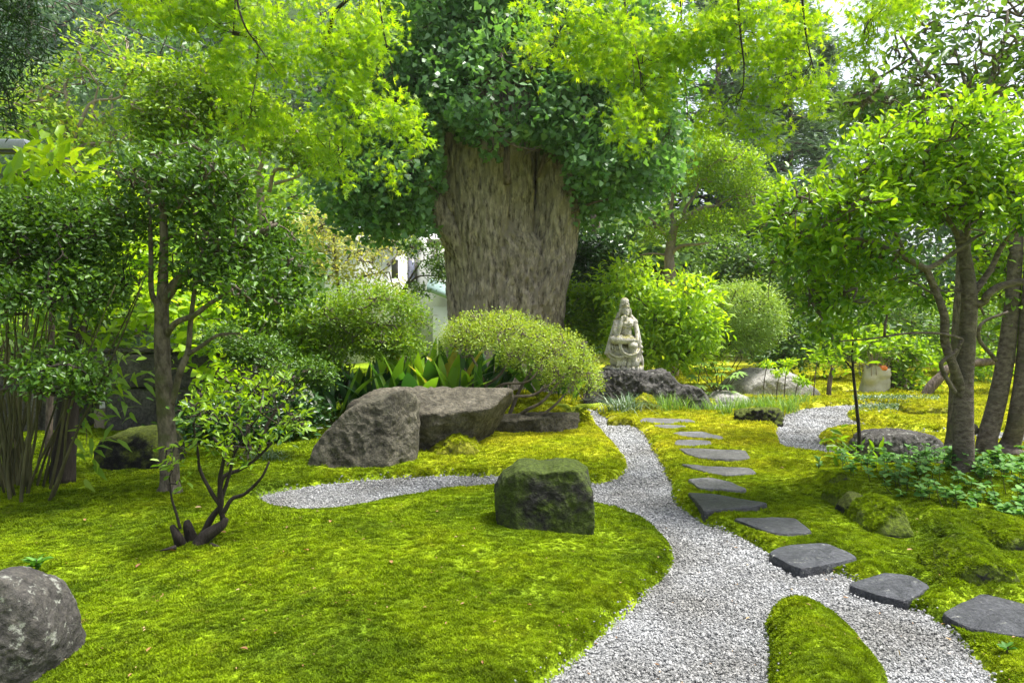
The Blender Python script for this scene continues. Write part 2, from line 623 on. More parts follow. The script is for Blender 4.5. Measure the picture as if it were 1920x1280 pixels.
# ------------------------------------------------------------------ tubes: trunks, limbs, twigs
class Tubes:
    def __init__(s):
        s.v, s.f, s.n = [], [], 0
    def add(s, pts, r0, r1=None, sides=7, step=None, rough=0., seed=1, cap=True, radii=None):
        pts = np.asarray(pts, float)
        n = len(pts)
        rad = np.asarray(radii, float) if radii is not None else np.linspace(r0, r0 if r1 is None else r1, n)
        if n > 2:                                            # Catmull-Rom
            k = step or 4
            q = np.vstack([2 * pts[0] - pts[1], pts, 2 * pts[-1] - pts[-2]])
            out, ro = [], []
            for i in range(n - 1):
                p0, p1, p2, p3 = q[i:i + 4]
                for t in np.arange(k) / k:
                    out.append(.5 * (2 * p1 + (p2 - p0) * t + (2 * p0 - 5 * p1 + 4 * p2 - p3) * t * t + (3 * p1 - p0 - 3 * p2 + p3) * t ** 3))
                    ro.append(rad[i] * (1 - t) + rad[i + 1] * t)
            out.append(pts[-1]); ro.append(rad[-1])
            pts, rad = np.array(out), np.array(ro)
            n = len(pts)
        tg = nrm(np.gradient(pts, axis=0))
        ref = np.array((0, 0, 1.)) if abs(tg[0][2]) < .8 else np.array((1., 0, 0))
        u = nrm(np.cross(tg[0], ref))
        a = np.arange(sides) * 2 * math.pi / sides
        ca, sa = np.cos(a)[:, None], np.sin(a)[:, None]
        rings = []
        for i in range(n):
            u = nrm(u - tg[i] * np.dot(u, tg[i]))
            w_ = np.cross(tg[i], u)
            rings.append(pts[i] + rad[i] * (ca * u + sa * w_))
        V = np.array(rings).reshape(-1, 3)
        if rough:
            ctr = np.repeat(pts, sides, 0)
            rr = np.repeat(rad, sides)
            fr = .35 / max(rad.max(), .01)
            V = ctr + (V - ctr) * (1 + rough * fbm(V * np.array((1, 1, .5)) * fr * 2, seed, 3))[:, None]
        i = np.arange(n - 1)[:, None] * sides
        j = np.arange(sides)[None]
        j2 = (j + 1) % sides
        q = np.stack([i + j, i + j2, i + sides + j2, i + sides + j], -1).reshape(-1, 4)
        s.v.append(V)
        s.f.append(q + s.n)
        s.n += len(V)
        if cap:
            V2 = np.array([pts[0] - tg[0] * rad[0] * .2, pts[-1] + tg[-1] * rad[-1] * .3])
            s.v.append(V2)
            c0, c1 = s.n, s.n + 1
            base = s.n - len(V)
            jj = np.arange(sides)
            s.f.append(np.stack([np.full(sides, c0), base + (jj + 1) % sides, base + jj, np.full(sides, c0)], -1))
            e = base + (n - 1) * sides
            s.f.append(np.stack([np.full(sides, c1), e + jj, e + (jj + 1) % sides, np.full(sides, c1)], -1))
            s.n += 2
        return pts, rad
    def put(s, name, mat, parent=None, smooth=True, loc=None):
        f = np.concatenate(s.f)
        tri = f[:, 0] == f[:, 3]
        v = np.concatenate(s.v)
        q, t = f[~tri], f[tri][:, :3]
        f3 = np.concatenate([q[:, [0, 1, 2]], q[:, [0, 2, 3]], t])
        return put(name, v, f3, mat, parent, None, smooth, loc)

def wiggle(a, b, rng, k=4, amp=.12, sag=0.):
    a, b = np.asarray(a, float), np.asarray(b, float)
    L = np.linalg.norm(b - a)
    t = np.linspace(0, 1, k + 1)[:, None]
    p = a + (b - a) * t
    p[1:-1] += rng.normal(size=(k - 1, 3)) * amp * L * .5
    p[:, 2] += (np.sin(t * math.pi) * sag * L)[:, 0]
    return p

def px_limb(tb, pts, w0, w1, **kw):
    """limb given as (px, py, depth) points and pixel widths at its ends"""
    p = [P(*q) for q in pts]
    r0 = w0 / 2 * pts[0][2] / 1280
    r1 = w1 / 2 * pts[-1][2] / 1280
    return tb.add(p, r0, r1, **kw)

def blob(px, py, rx, ry, d, rd=None):
    k = d / 1280
    return (P(px, py, d), (rx * k, rd if rd else (rx * k * .75 + .05), ry * k))

def twigs(tb, nodes, C, rng, count, r=.012, amp=.2, sub=2, sides=5, r_end=None, sag=.05):
    """crooked branches from the nearest limb nodes out to clump centres"""
    nodes = np.asarray(nodes)
    sel = rng.choice(len(C), min(count, len(C)), replace=False)
    grown = nodes
    for s in sel:
        d = np.linalg.norm(grown - C[s], axis=1)
        i = np.argmin(d + .2 * rng.rand(len(d)) * d.mean())
        p = wiggle(grown[i], C[s], rng, 4, amp, sag)
        tb.add(p, r, r_end or r * .3, sides=sides, step=3)
        if len(grown) < 400:
            grown = np.vstack([grown, p[1:4]])
        for q in range(sub):
            e = p[3] + rng.normal(size=3) * d[i] * .28
            tb.add(wiggle(p[2 + q % 2], e, rng, 3, amp), r * .5, r * .2, sides=4, step=2)

# ------------------------------------------------------------------ the ground: moss lawn round the gravel paths
def smooth_poly(px, k=3, z=0.0):
    g = np.array([G(a, b, z)[:2] for a, b in px])
    n = len(g)
    out = []
    for i in range(n):
        p0, p1, p2, p3 = g[i - 1], g[i], g[(i + 1) % n], g[(i + 2) % n]
        for t in np.arange(k) / k:
            out.append(.5 * (2 * p1 + (p2 - p0) * t + (2 * p0 - 5 * p1 + 4 * p2 - p3) * t * t + (3 * p1 - p0 - 3 * p2 + p3) * t ** 3))
    return np.array(out)

MAIN = smooth_poly([(900, 1400), (1020, 1285), (1085, 1235), (1150, 1172), (1210, 1118), (1252, 1075), (1262, 1045), (1245, 1012), (1208, 985),
    (1160, 965), (1110, 950), (1060, 935), (1000, 925), (930, 922), (850, 926), (780, 937), (680, 956), (590, 967), (530, 964), (497, 952), (484, 939),
    (500, 928), (560, 915), (650, 905), (760, 897), (860, 894), (940, 896), (1040, 905), (1105, 908), (1150, 903), (1173, 885), (1172, 865),
    (1150, 835), (1112, 800), (1085, 780), (1074, 768), (1108, 769), (1140, 786), (1190, 803), (1215, 825), (1226, 850), (1246, 880), (1259, 910),
    (1263, 937), (1290, 963), (1330, 986), (1400, 1016), (1445, 1043), (1500, 1068), (1580, 1078), (1640, 1115), (1720, 1147), (1775, 1178),
    (1812, 1218), (1850, 1262), (1880, 1310), (1930, 1400), (1800, 1600), (1000, 1600)])
ISLE = smooth_poly([(1442, 1400), (1440, 1290), (1441, 1230), (1437, 1180), (1450, 1150), (1490, 1143), (1540, 1156), (1590, 1187), (1630, 1227), (1656, 1265), (1668, 1310), (1650, 1400), (1560, 1440)])
RIGHT = smooth_poly([(1455, 812), (1463, 787), (1490, 773), (1530, 765), (1600, 760), (1660, 759), (1705, 761), (1700, 767), (1640, 769), (1600, 773),
    (1591, 782), (1612, 795), (1650, 803), (1720, 809), (1785, 812), (1850, 812), (1990, 812), (2080, 815), (2080, 842), (1990, 840), (1900, 836), (1780, 823), (1700, 816),
    (1640, 809), (1580, 806), (1545, 812), (1536, 822), (1550, 838), (1590, 849), (1615, 862), (1590, 866), (1540, 859), (1490, 852), (1466, 838)])
BACK = smooth_poly([(1285, 772), (1330, 760), (1400, 757), (1420, 766), (1340, 777)])
FAR = smooth_poly([(1562, 741), (1580, 733), (1610, 730), (1606, 738)])

def poly_sd(p, poly):
    """signed distance, positive outside"""
    p = np.asarray(p)
    best = np.full(len(p), 1e9)
    ins = np.zeros(len(p), bool)
    n = len(poly)
    for i in range(n):
        a, b = poly[i], poly[(i + 1) % n]
        e = b - a
        t = np.clip(((p - a) @ e) / max(e @ e, 1e-12), 0, 1)
        d = np.hypot(p[:, 0] - a[0] - t * e[0], p[:, 1] - a[1] - t * e[1])
        best = np.minimum(best, d)
        c = (a[1] > p[:, 1]) != (b[1] > p[:, 1])
        xx = a[0] + (p[:, 1] - a[1]) / (b[1] - a[1] + 1e-12) * e[0]
        ins ^= c & (p[:, 0] < xx)
    return np.where(ins, -best, best)

def moss_sd(p):
    m = poly_sd(p, MAIN)
    isl = -poly_sd(p, ISLE)
    m = np.maximum(m, isl)                                  # the island is moss again
    m = np.minimum(m, poly_sd(p, RIGHT))
    m = np.minimum(m, poly_sd(p, BACK))
    m = np.minimum(m, poly_sd(p, FAR))
    return m, isl

MOUNDS = [(1760, 1010, .16, .2, .13), (1640, 985, .13, .15, .1), (1560, 925, .2, .2, .08), (1880, 1020, .25, .25, .1), (1560, 880, .14, .14, .08),
          (1700, 920, .5, .4, .1), (1880, 940, .8, .6, .12), (1490, 790, .4, .5, .1), (1690, 795, .8, .28, .07),
          (370, 1010, .5, .45, .07), (230, 960, .6, .35, .05), (850, 1100, 1.0, .7, .05), (560, 1050, .7, .5, .04), (700, 1230, .6, .4, .04), (450, 1100, .4, .3, .03), (300, 1230, .4, .3, .03), (1000, 850, .7, .6, .06), (318, 925, .35, .35, .06),
          (700, 870, .6, .4, .06), (950, 1010, .6, .5, .05), (820, 800, 1.6, .7, .38), (1010, 800, .7, .5, .25)]
_MG = [(G(a, b)[:2], sx, sy, h) for a, b, sx, sy, h in MOUNDS]

SS = [
 ('wide slate slab at the foot of the trail, edge reaching the island gravel', [(1762, 1148), (1842, 1108), (1990, 1150), (2000, 1205), (1920, 1192), (1825, 1178)], 0.055, 'dark', .05),
 ('dark rounded slate slab, second from the foot of the stone trail', [(1585, 1093), (1655, 1071), (1712, 1078), (1745, 1095), (1722, 1112), (1698, 1127), (1630, 1108)], 0.055, 'dark', .05),
 ('thick dark slab with a broken front edge jutting into the gravel', [(1437, 1034), (1478, 1018), (1550, 1016), (1612, 1044), (1580, 1052), (1502, 1064), (1468, 1050)], 0.065, 'dark', .08),
 ('thin dark slab with slanting right end, fourth from the foot of the trail', [(1372, 970), (1440, 968), (1492, 969), (1524, 997), (1462, 999), (1420, 988)], 0.080, 'dark', .05),
 ('wedge shaped slab with a chipped left corner, pointed to the right', [(1288, 921), (1345, 925), (1443, 943), (1410, 950), (1320, 957), (1306, 940)], 0.100, 'dark', .07),
 ('pointed grey slab lying just above the wedge shaped slab', [(1290, 897), (1330, 893), (1372, 903), (1402, 916), (1390, 919), (1310, 913)], 0.100, 'pale', .06),
 ('split grey slab with a thin flake lying along its left side', [(1275, 869), (1325, 873), (1408, 876), (1419, 885), (1360, 890), (1330, 885)], 0.090, 'pale', .05),
 ('longest pale slab with a straight cut right end', [(1271, 840), (1300, 839), (1398, 843), (1407, 857), (1385, 860), (1310, 857), (1290, 850)], 0.100, 'pale', .07),
 ('small squared pale slab, one step above the longest slab', [(1268, 824), (1300, 823), (1332, 826), (1335, 833), (1300, 835), (1264, 832)], 0.095, 'pale', .05),
 ('narrow pale slab with an undercut front and drooping right end', [(1258, 812), (1275, 808), (1315, 808), (1358, 818), (1350, 823), (1280, 816)], 0.095, 'pale', .05),
 ('small narrow slab near the head of the stone trail', [(1223, 797), (1240, 795), (1285, 797), (1287, 801), (1255, 803)], 0.090, 'pale', .05),
 ('long thin plank like slab at the head of the trail by the grass', [(1200, 786), (1207, 783), (1296, 785), (1305, 790), (1250, 793), (1200, 790)], 0.095, 'pale', .05),
]
SSP = [np.array([G(a, b, h)[:2] for a, b in px]) for lb, px, h, mt, th in SS]

def ground_h(p, rough=True):
    p = np.atleast_2d(np.asarray(p, float))[:, :2]
    m, isl = moss_sd(p)
    m = m + .022 * fbm(p * 5, 33, 4) * (p[:, 1] < 14)
    e = np.clip(m, 0, 9)
    h = np.where(m > 0, .075 * (1 - np.exp(-e / .035)), np.maximum(m * 1.2, -.06))
    big = .035 * fbm(p * .9, 3, 3) + .02 * fbm(p * 3.1, 4, 3)
    if rough:
        big = big + .012 * fbm(p * 11, 8, 3)
    h = h + np.clip(e / .3, 0, 1) * big
    for (c, sx, sy, hh) in _MG:
        h = h + np.clip(e / .12, 0, 1) * hh * np.exp(-((p[:, 0] - c[0]) / sx) ** 2 - ((p[:, 1] - c[1]) / sy) ** 2)
    for q_, (lb_, px_, hs_, mt_, th_) in zip(SSP, SS):
        near = np.where(np.linalg.norm(p - q_.mean(0), axis=1) < 1.1)[0]
        if len(near):
            sd_ = poly_sd(p[near], q_)
            w_ = np.clip(1 - sd_ / .09, 0, 1)
            h[near] = h[near] * (1 - w_) + np.minimum(h[near], hs_ - .03 + np.clip(sd_, -.02, .1) * .3) * w_
    h = h + np.where(isl > 0, .07 * (1 - np.exp(-np.clip(isl, 0, 9) / .12)), 0)
    return h

def axis_steps(lo, hi, s0, grow, c):
    a = [c]
    while a[-1] < hi:
        a.append(a[-1] + s0 + grow * max(0, a[-1] - c))
    b = [c]
    while b[-1] > lo:
        b.append(b[-1] - s0 - grow * max(0, c - b[-1]))
    return np.array(b[:0:-1] + a)
ys = [1.3]
while ys[-1] < 70:
    ys.append(ys[-1] + max(.022, .0095 * ys[-1]))
ys = np.concatenate([[-30, -12, -5, -2, 0, .8], ys])
xs = np.concatenate([-np.array([60, 40, 28, 20, 15, 12, 10, 8.6, 7.6, 6.9, 6.4, 6.0])[:], np.arange(-5.7, 7.3, .042), np.array([7.5, 7.8, 8.2, 8.8, 9.6, 10.6, 12, 14, 17, 21, 28, 40, 60])])
XX, YY = np.meshgrid(xs, ys)
gp = np.stack([XX.ravel(), YY.ravel()], 1)
gz = ground_h(gp)
far = np.clip((gp[:, 1] - 24) / 30, 0, 1)
gz = gz + far * .3
gi = np.arange(len(ys) - 1)[:, None] * len(xs) + np.arange(len(xs) - 1)[None]
gf = np.stack([gi, gi + 1, gi + 1 + len(xs), gi + len(xs)], -1).reshape(-1, 4)
M_MOSS = moss_mat('moss_ground', False)
M_TUFT = moss_mat('moss_fronds', True)
g_o = put('ground', np.column_stack([gp, gz]), gf, M_MOSS, smooth=True)
tag(g_o, 'mossy garden ground spreading round the gravel paths', 'ground', kind='structure')

def sheet(name, poly, z, mat, label, grow=.09):
    c = poly.mean(0)
    pts = poly
    n = len(pts)
    nx = np.roll(pts, -1, 0) - np.roll(pts, 1, 0)
    nn = nrm(np.column_stack([nx[:, 1], -nx[:, 0]]))
    s = np.sign(np.sum(pts[:, 0] * np.roll(pts[:, 1], -1) - np.roll(pts[:, 0], -1) * pts[:, 1]))
    o_ = pts + nn * s * grow
    bm = bmesh.new()
    vs_ = [bm.verts.new((a[0], a[1], z)) for a in o_]
    bm.faces.new(vs_)
    bmesh.ops.triangulate(bm, faces=bm.faces[:])
    me = bpy.data.meshes.new(name)
    bm.normal_update()
    bm.to_mesh(me)
    bm.free()
    if me.polygons[0].normal.z < 0:
        me.flip_normals()
    me.materials.append(mat)
    o = bpy.data.objects.new(name, me)
    COL.objects.link(o)
    return tag(o, label, 'path', kind='structure')
M_GRAV = gravel_mat('gravel_bed', False)
M_PEB = gravel_mat('gravel_pebble', True)
sheet('gravel_path', MAIN, -.004, M_GRAV, 'pale gravel path curving between the moss lawns')
sheet('gravel_path', RIGHT, -.004, M_GRAV, 'bright white gravel path curling round the moss tongue')
sheet('gravel_path', BACK, .0, M_GRAV, 'short strip of pale gravel behind the grass')
sheet('gravel_path', FAR, .0, M_GRAV, 'small patch of pale gravel beside the sack')

# ------------------------------------------------------------------ scattered stuff: moss fronds and pebbles (instanced)
def scatter(name, pts, rotz, scl, var, protos, label, cat, tilt=None):
    me = bpy.data.meshes.new(name)
    me.vertices.add(len(pts))
    me.vertices.foreach_set('co', np.asarray(pts, np.float32).ravel())
    rot = np.zeros((len(pts), 3), np.float32)
    rot[:, 2] = rotz
    if tilt is not None:
        rot[:, :2] = tilt
    for nm, ty, arr in (('rot', 'FLOAT_VECTOR', rot), ('scl', 'FLOAT', scl), ('var', 'INT', var)):
        a = me.attributes.new(nm, ty, 'POINT')
        a.data.foreach_set('vector' if ty == 'FLOAT_VECTOR' else 'value', np.asarray(arr, np.int32 if ty == 'INT' else np.float32).ravel())
    o = bpy.data.objects.new(name, me)
    COL.objects.link(o)
    t = bpy.data.node_groups.new(name + '_scatter', 'GeometryNodeTree')
    t.interface.new_socket('Geometry', in_out='INPUT', socket_type='NodeSocketGeometry')
    t.interface.new_socket('Geometry', in_out='OUTPUT', socket_type='NodeSocketGeometry')
    N, L = t.nodes, t.links
    gi_, go_ = N.new('NodeGroupInput'), N.new('NodeGroupOutput')
    j = N.new('GeometryNodeJoinGeometry')
    def na(nm, ty):
        k = N.new('GeometryNodeInputNamedAttribute')
        k.data_type = ty
        k.inputs['Name'].default_value = nm
        return k.outputs['Attribute']
    r_, s_, v_ = na('rot', 'FLOAT_VECTOR'), na('scl', 'FLOAT'), na('var', 'INT')
    e2r = N.new('FunctionNodeEulerToRotation')
    L.new(r_, e2r.inputs[0])
    for k, pm in enumerate(protos):
        po = bpy.data.objects.new(name + '_piece', pm)
        oi = N.new('GeometryNodeObjectInfo')
        oi.inputs['Object'].default_value = po
        oi.inputs['As Instance'].default_value = True
        cp = N.new('FunctionNodeCompare')
        cp.data_type = 'INT'
        cp.operation = 'EQUAL'
        L.new(v_, cp.inputs[2])
        cp.inputs[3].default_value = k
        ip = N.new('GeometryNodeInstanceOnPoints')
        L.new(gi_.outputs[0], ip.inputs['Points'])
        L.new(cp.outputs[0], ip.inputs['Selection'])
        L.new(oi.outputs['Geometry'], ip.inputs['Instance'])
        L.new(e2r.outputs[0], ip.inputs['Rotation'])
        L.new(s_, ip.inputs['Scale'])
        L.new(ip.outputs[0], j.inputs[0])
    L.new(j.outputs[0], go_.inputs[0])
    md = o.modifiers.new('scatter', 'NODES')
    md.node_group = t
    return tag(o, label, cat, kind='stuff')

def tuft_mesh(seed, n=30):
    rng = np.random.RandomState(seed)
    a = rng.rand(n) * 2 * math.pi
    rr = .02 * np.sqrt(rng.rand(n))
    pos = np.column_stack([rr * np.cos(a), rr * np.sin(a), np.full(n, -.006)])
    ax = np.column_stack([np.cos(a) * .75, np.sin(a) * .75, .35 + .7 * rng.rand(n)]) + rng.normal(size=(n, 3)) * .25
    v, f, r = leaves(pos, ax, np.tile((0, 0, 1.), (n, 1)) + rng.normal(size=(n, 3)) * .3, .019 * (1 + .5 * rng.rand(n)), 'dia', .33, np.zeros(n))
    m = mesh_np('moss_tuft', v, f)
    m.materials.append(M_TUFT)
    return m

def pebble_mesh(seed):
    rng = np.random.RandomState(seed)
    bm = bmesh.new()
    bmesh.ops.create_icosphere(bm, subdivisions=1, radius=.5)
    sc_ = np.array((1, .72 + .2 * rng.rand(), .5 + .2 * rng.rand()))
    for v_ in bm.verts:
        v_.co = Vector([float(c) for c in np.array(v_.co) * sc_ * (1 + .22 * rng.normal())])
    m = bpy.data.meshes.new('pebble')
    bm.to_mesh(m)
    bm.free()
    m.materials.append(M_PEB)
    return m

def on_stone(p, wide=False):
    m = np.zeros(len(p), bool)
    for q in SSP:
        c = q.mean(0)
        near = np.where(np.linalg.norm(p - c, axis=1) < 1.0)[0]
        if len(near):
            m[near[poly_sd(p[near], q) < (-.012 if not wide else .012)]] = True
    return m

def in_view(p, mx=1.0):
    return (np.abs(p[:, 0]) < .79 * p[:, 1] + mx)

def band_points(y0, y1, dens, rng, inside):
    xw = .79 * y1 + 1.0
    n = int((y1 - y0) * 2 * xw * dens)
    p = np.column_stack([(rng.rand(n) * 2 - 1) * xw, y0 + (y1 - y0) * rng.rand(n)])
    p = p[in_view(p, 1.0)]
    m, _ = moss_sd(p)
    p = p[(m < .004 + .06 * rng.rand(len(p)) ** 40) if inside else (m > .012)]
    return p[~on_stone(p, inside)]

TUFTS = [tuft_mesh(k) for k in range(6)]
rng = np.random.RandomState(21)
MP, MS = [], []
for y0, y1, dens, s in ((2.2, 3.4, 5200, .58), (3.4, 4.6, 3600, .68), (4.6, 6.5, 1900, .9), (6.5, 9, 850, 1.2), (9, 13, 300, 1.7), (13, 20, 60, 2.6)):
    p = band_points(y0, y1, dens, rng, False)
    MP.append(p)
    MS.append(s * (.7 + .65 * rng.rand(len(p))))
MP, MS = np.concatenate(MP), np.concatenate(MS)
MS *= 1 + .45 * vn(MP * 6, 12)
mz = ground_h(MP)
ex = np.array((.03, 0)); ey = np.array((0, .03))
gx_ = (ground_h(MP + ex) - mz) / .03
gy_ = (ground_h(MP + ey) - mz) / .03
tl = np.column_stack([np.arctan(np.clip(gy_, -1.2, 1.2)), -np.arctan(np.clip(gx_, -1.2, 1.2))])
# the tilt is applied after the spin, so spin stays 0 and variety comes from the frond meshes
scatter('moss', np.column_stack([MP, mz]), np.zeros(len(MP)), MS, rng.randint(0, 6, len(MP)), TUFTS,
        'short vivid green and yellow moss covering the garden ground', 'moss', tl)

GP, GS = [], []
for y0, y1, dens, s in ((2.2, 4.0, 15000, .0108), (4.0, 6.0, 10000, .0128), (6, 9, 6000, .0165), (9, 14, 3000, .023)):
    p = band_points(y0, y1, dens, rng, True)
    GP.append(p)
    GS.append(s * (.5 + 1.25 * rng.rand(len(p)) ** 2.4))
GP, GS = np.concatenate(GP), np.concatenate(GS)
gzz = np.maximum(0, ground_h(GP) + .004) + .004 + .006 * rng.rand(len(GP)) + .012 * fbm(GP * 3, 5, 2)
scatter('gravel', np.column_stack([GP, gzz]), rng.rand(len(GP)) * 6.28, GS, rng.randint(0, 6, len(GP)), [pebble_mesh(k) for k in range(6)],
        'loose pale grey gravel chips strewn over the paths', 'gravel', (rng.rand(len(GP), 2) - .5) * 1.2)

# ------------------------------------------------------------------ rocks
_ico = {}
def ico(sub):
    if sub not in _ico:
        bm = bmesh.new()
        bmesh.ops.create_icosphere(bm, subdivisions=sub, radius=1)
        _ico[sub] = (np.array([v_.co[:] for v_ in bm.verts]), np.array([[v_.index for v_ in f.verts] for f in bm.faces]))
        bm.free()
    return _ico[sub]

def rock(name, label, mat, outline, d, thick, seed, p=14, amp=.06, freq=2.2, sub=6, ridg=.05, dents=(), group=None, front=None, extra=(), chips=7, cat='rock', layers=0., cushion=0.):
    """outline: convex-ish silhouette in px at depth d (its middle plane); thick: front-to-back size in metres.
    front: extra (nx, ny, nz, offset-fraction) facets in the rock's own axes"""
    rng = np.random.RandomState(seed)
    hull = []
    o2 = sorted(set(outline))
    for seq in (o2, o2[::-1]):
        part = []
        for q in seq:
            while len(part) > 1 and (part[-1][0] - part[-2][0]) * (q[1] - part[-2][1]) - (part[-1][1] - part[-2][1]) * (q[0] - part[-2][0]) <= 0:
                part.pop()
            part.append(q)
        hull += part[:-1]
    k = np.array([P(a, b, d) for a, b in hull])
    c = k.mean(0)
    c[1] = d
    q = k - c
    area = np.sum(q[:, 0] * np.roll(q[:, 2], -1) - np.roll(q[:, 0], -1) * q[:, 2])
    if area < 0:
        q = q[::-1]
    pl = []
    for i in range(len(q)):
        a, b = q[i], q[(i + 1) % len(q)]
        e = b - a
        n = np.array((e[2], 0, -e[0]))
        n /= np.linalg.norm(n)
        h = n @ a
        n2 = n + np.array((0, rng.normal() * .16, 0))
        pl.append((n2 / np.linalg.norm(n2), max(h, .02)))
    t2 = thick / 2
    for nn in (((.12 * rng.normal(), -1, .2 + .15 * rng.normal()), (.1, 1, .1)) if front is None else front):
        n = np.array(nn[:3], float)
        n /= np.linalg.norm(n)
        pl.append((n, t2 * (nn[3] if len(nn) > 3 else 1)))
    for _ in range(chips):
        n = nrm(rng.normal(size=3))
        n[1] = -abs(n[1]) - .75
        n = nrm(n)
        ext = max(n @ v_ for v_ in (q * 1.0)) + abs(n[1]) * t2
        pl.append((n, ext * (.8 + .14 * rng.rand())))
    N_ = np.array([a for a, b in pl])
    H_ = np.array([b for a, b in pl])
    dv, df = ico(sub)
    s = np.maximum(dv @ N_.T / H_, 0)
    r = ((s ** (p * 2.2)).sum(1)) ** (-1 / (p * 2.2))
    v = dv * r[:, None]
    L_ = np.abs(q).max()
    nz = fbm(v / L_ * freq + seed, seed, 6, .55)
    rd = 1 - 2 * np.abs(fbm(v / L_ * freq * 1.7 + 9 * seed, seed + 3, 5, .55))
    fine = fbm(v / L_ * freq * 6 + 3 * seed, seed + 7, 5, .6)
    disp = amp * nz + ridg * rd + .024 * fine
    if layers:
        disp = disp + layers * np.sin(18 * (v[:, 2] / L_ * 1.0 + .35 * v[:, 0] / L_ + .5 * nz)) 
    v = v + dv * (disp * L_)[:, None]
    for (a, b, rad, dep) in dents:
        dc = P(a, b, d) - c
        dd = np.hypot(v[:, 0] - dc[0], v[:, 2] - dc[2])
        v[:, 2] -= dep * np.exp(-(dd / rad) ** 2) * (v[:, 2] > 0)
    loc = np.array((c[0], c[1], 0))
    o = put(name, v + c, df, mat, smooth=True, loc=loc)
    if cushion:                                             # moss growing on the upper faces
        w3 = v + c
        tri = w3[df]
        nn_ = np.cross(tri[:, 1] - tri[:, 0], tri[:, 2] - tri[:, 0])
        ar = np.linalg.norm(nn_, axis=1)
        nn_ = nn_ / np.maximum(ar, 1e-9)[:, None]
        ctr = tri.mean(1)
        ok = (nn_[:, 2] + .6 * fbm(ctr * 7, seed, 3) > cushion) & (ctr[:, 2] > .02)
        pr = ar * ok
        n_ = int(min(9000, pr.sum() / 2 * 5200 * (4.5 / d) ** 1.5))
        if n_ > 20:
            ii = rng.choice(len(df), n_, p=pr / pr.sum())
            bc = rng.dirichlet((1, 1, 1), n_)
            pp = (tri[ii] * bc[:, :, None]).sum(1)
            nv = nn_[ii]
            tl_ = np.column_stack([-np.arcsin(np.clip(nv[:, 1], -1, 1)), np.arctan2(nv[:, 0], np.maximum(nv[:, 2], .05))])
            mo = scatter('moss_cushion', pp, np.zeros(n_), .62 * (.7 + .6 * rng.rand(n_)) * (d / 4.5) ** .6, rng.randint(0, 6, n_), TUFTS, None, None, tl_)
            mo.parent = o
            mo.location = -o.location
    return tag(o, label, cat, group)

M_RD = rock_mat('rock_mossy_dark', (.016, .015, .014), (.038, .036, .032), (.08, .077, .068), 4, moss=.85, bump=.8, mcol=(.06, .09, .006), mbias=.12)
M_RB = rock_mat('rock_brown', (.042, .038, .025), (.1, .092, .064), (.19, .178, .13), 4, moss=.25, bump=.8, mcol=(.06, .065, .01), mbias=-.1)
M_RF = rock_mat('rock_flat_top', (.042, .037, .024), (.105, .094, .066), (.205, .185, .14), 4.5, moss=.12, bump=.8, mcol=(.06, .06, .01), mbias=-.12)
M_RG = rock_mat('rock_grey', (.06, .06, .055), (.14, .135, .12), (.26, .25, .23), 4, moss=.25, lichen=.3, bump=.8)
M_RBK = rock_mat('rock_black', (.008, .008, .007), (.02, .02, .018), (.05, .05, .045), 5, moss=.35, bump=.9, mcol=(.1, .13, .01), mbias=.45)
M_RL = rock_mat('rock_lichen', (.035, .033, .03), (.075, .07, .062), (.13, .125, .11), 5, lichen=.55, bump=.7)
M_RS = rock_mat('rock_statue_base', (.03, .029, .026), (.1, .095, .085), (.22, .21, .19), 6, lichen=.3, bump=1.0)
M_RW = rock_mat('rock_pale', (.16, .15, .13), (.27, .26, .235), (.38, .365, .34), 5, lichen=.5, bump=.5)
M_RM = rock_mat('rock_moss_cap', (.04, .038, .034), (.08, .076, .07), (.14, .13, .12), 6, moss=.95, bump=.8, mcol=(.12, .17, .005), mbias=.5)
M_RY = rock_mat('rock_moss_yellow', (.07, .068, .06), (.14, .135, .12), (.25, .24, .21), 6, moss=.95, bump=.8, mcol=(.28, .29, .012), mbias=.2)

rock('standing_stone', 'upright dark stone with mossy face standing at the edge of the moss lawn', M_RD,
     [(938, 1030), (934, 960), (930, 930), (948, 890), (972, 872), (1000, 880), (1040, 882), (1070, 872), (1090, 880), (1104, 900), (1106, 960), (1104, 1030)], 4.6, .36, 3,
     p=30, amp=.035, freq=2.5, sub=6, ridg=.035, dents=[(1020, 866, .06, .018), (1085, 866, .04, -.006)], front=[(.03, -1, .05, .95), (-.8, -1, .05, 1.55), (.9, -1, .0, 1.75), (0, 1, .05)], chips=6)
rock('slanting_boulder', 'large slanting brown boulder with flat square end beside the stepping gravel', M_RB,
     [(566, 905), (590, 850), (630, 800), (668, 760), (700, 748), (780, 748), (782, 800), (776, 905)], 6.95, .75, 5,
     p=30, amp=.018, freq=3, sub=6, ridg=.03, front=[(-.1, -1, .25, .95), (0, 1, .1), (1, -.75, .02, 1.25)], chips=4, layers=.004)
rock('flat_topped_boulder', 'broad flat topped boulder tapering to a point under the domed azalea', M_RF,
     [(700, 870), (690, 760), (720, 738), (830, 733), (946, 741), (925, 775), (890, 812), (860, 860), (780, 880)], 7.7, 1.1, 8,
     p=28, amp=.025, freq=3, sub=6, ridg=.045, front=[(.0, -1, -.45, .85), (.45, -1, -.6, .8), (0, 1, .05)], chips=8)
rock('low_boulder', 'low grey brown boulder with flat top below the azalea branches', M_RF,
     [(915, 835), (918, 785), (960, 778), (1060, 775), (1084, 785), (1075, 810), (1060, 845), (960, 850)], 8.7, .7, 12,
     p=28, amp=.025, freq=3, ridg=.045, front=[(-.3, -1, -.1, .8), (.5, -1, .1, .9), (0, 1, .1)], chips=8)
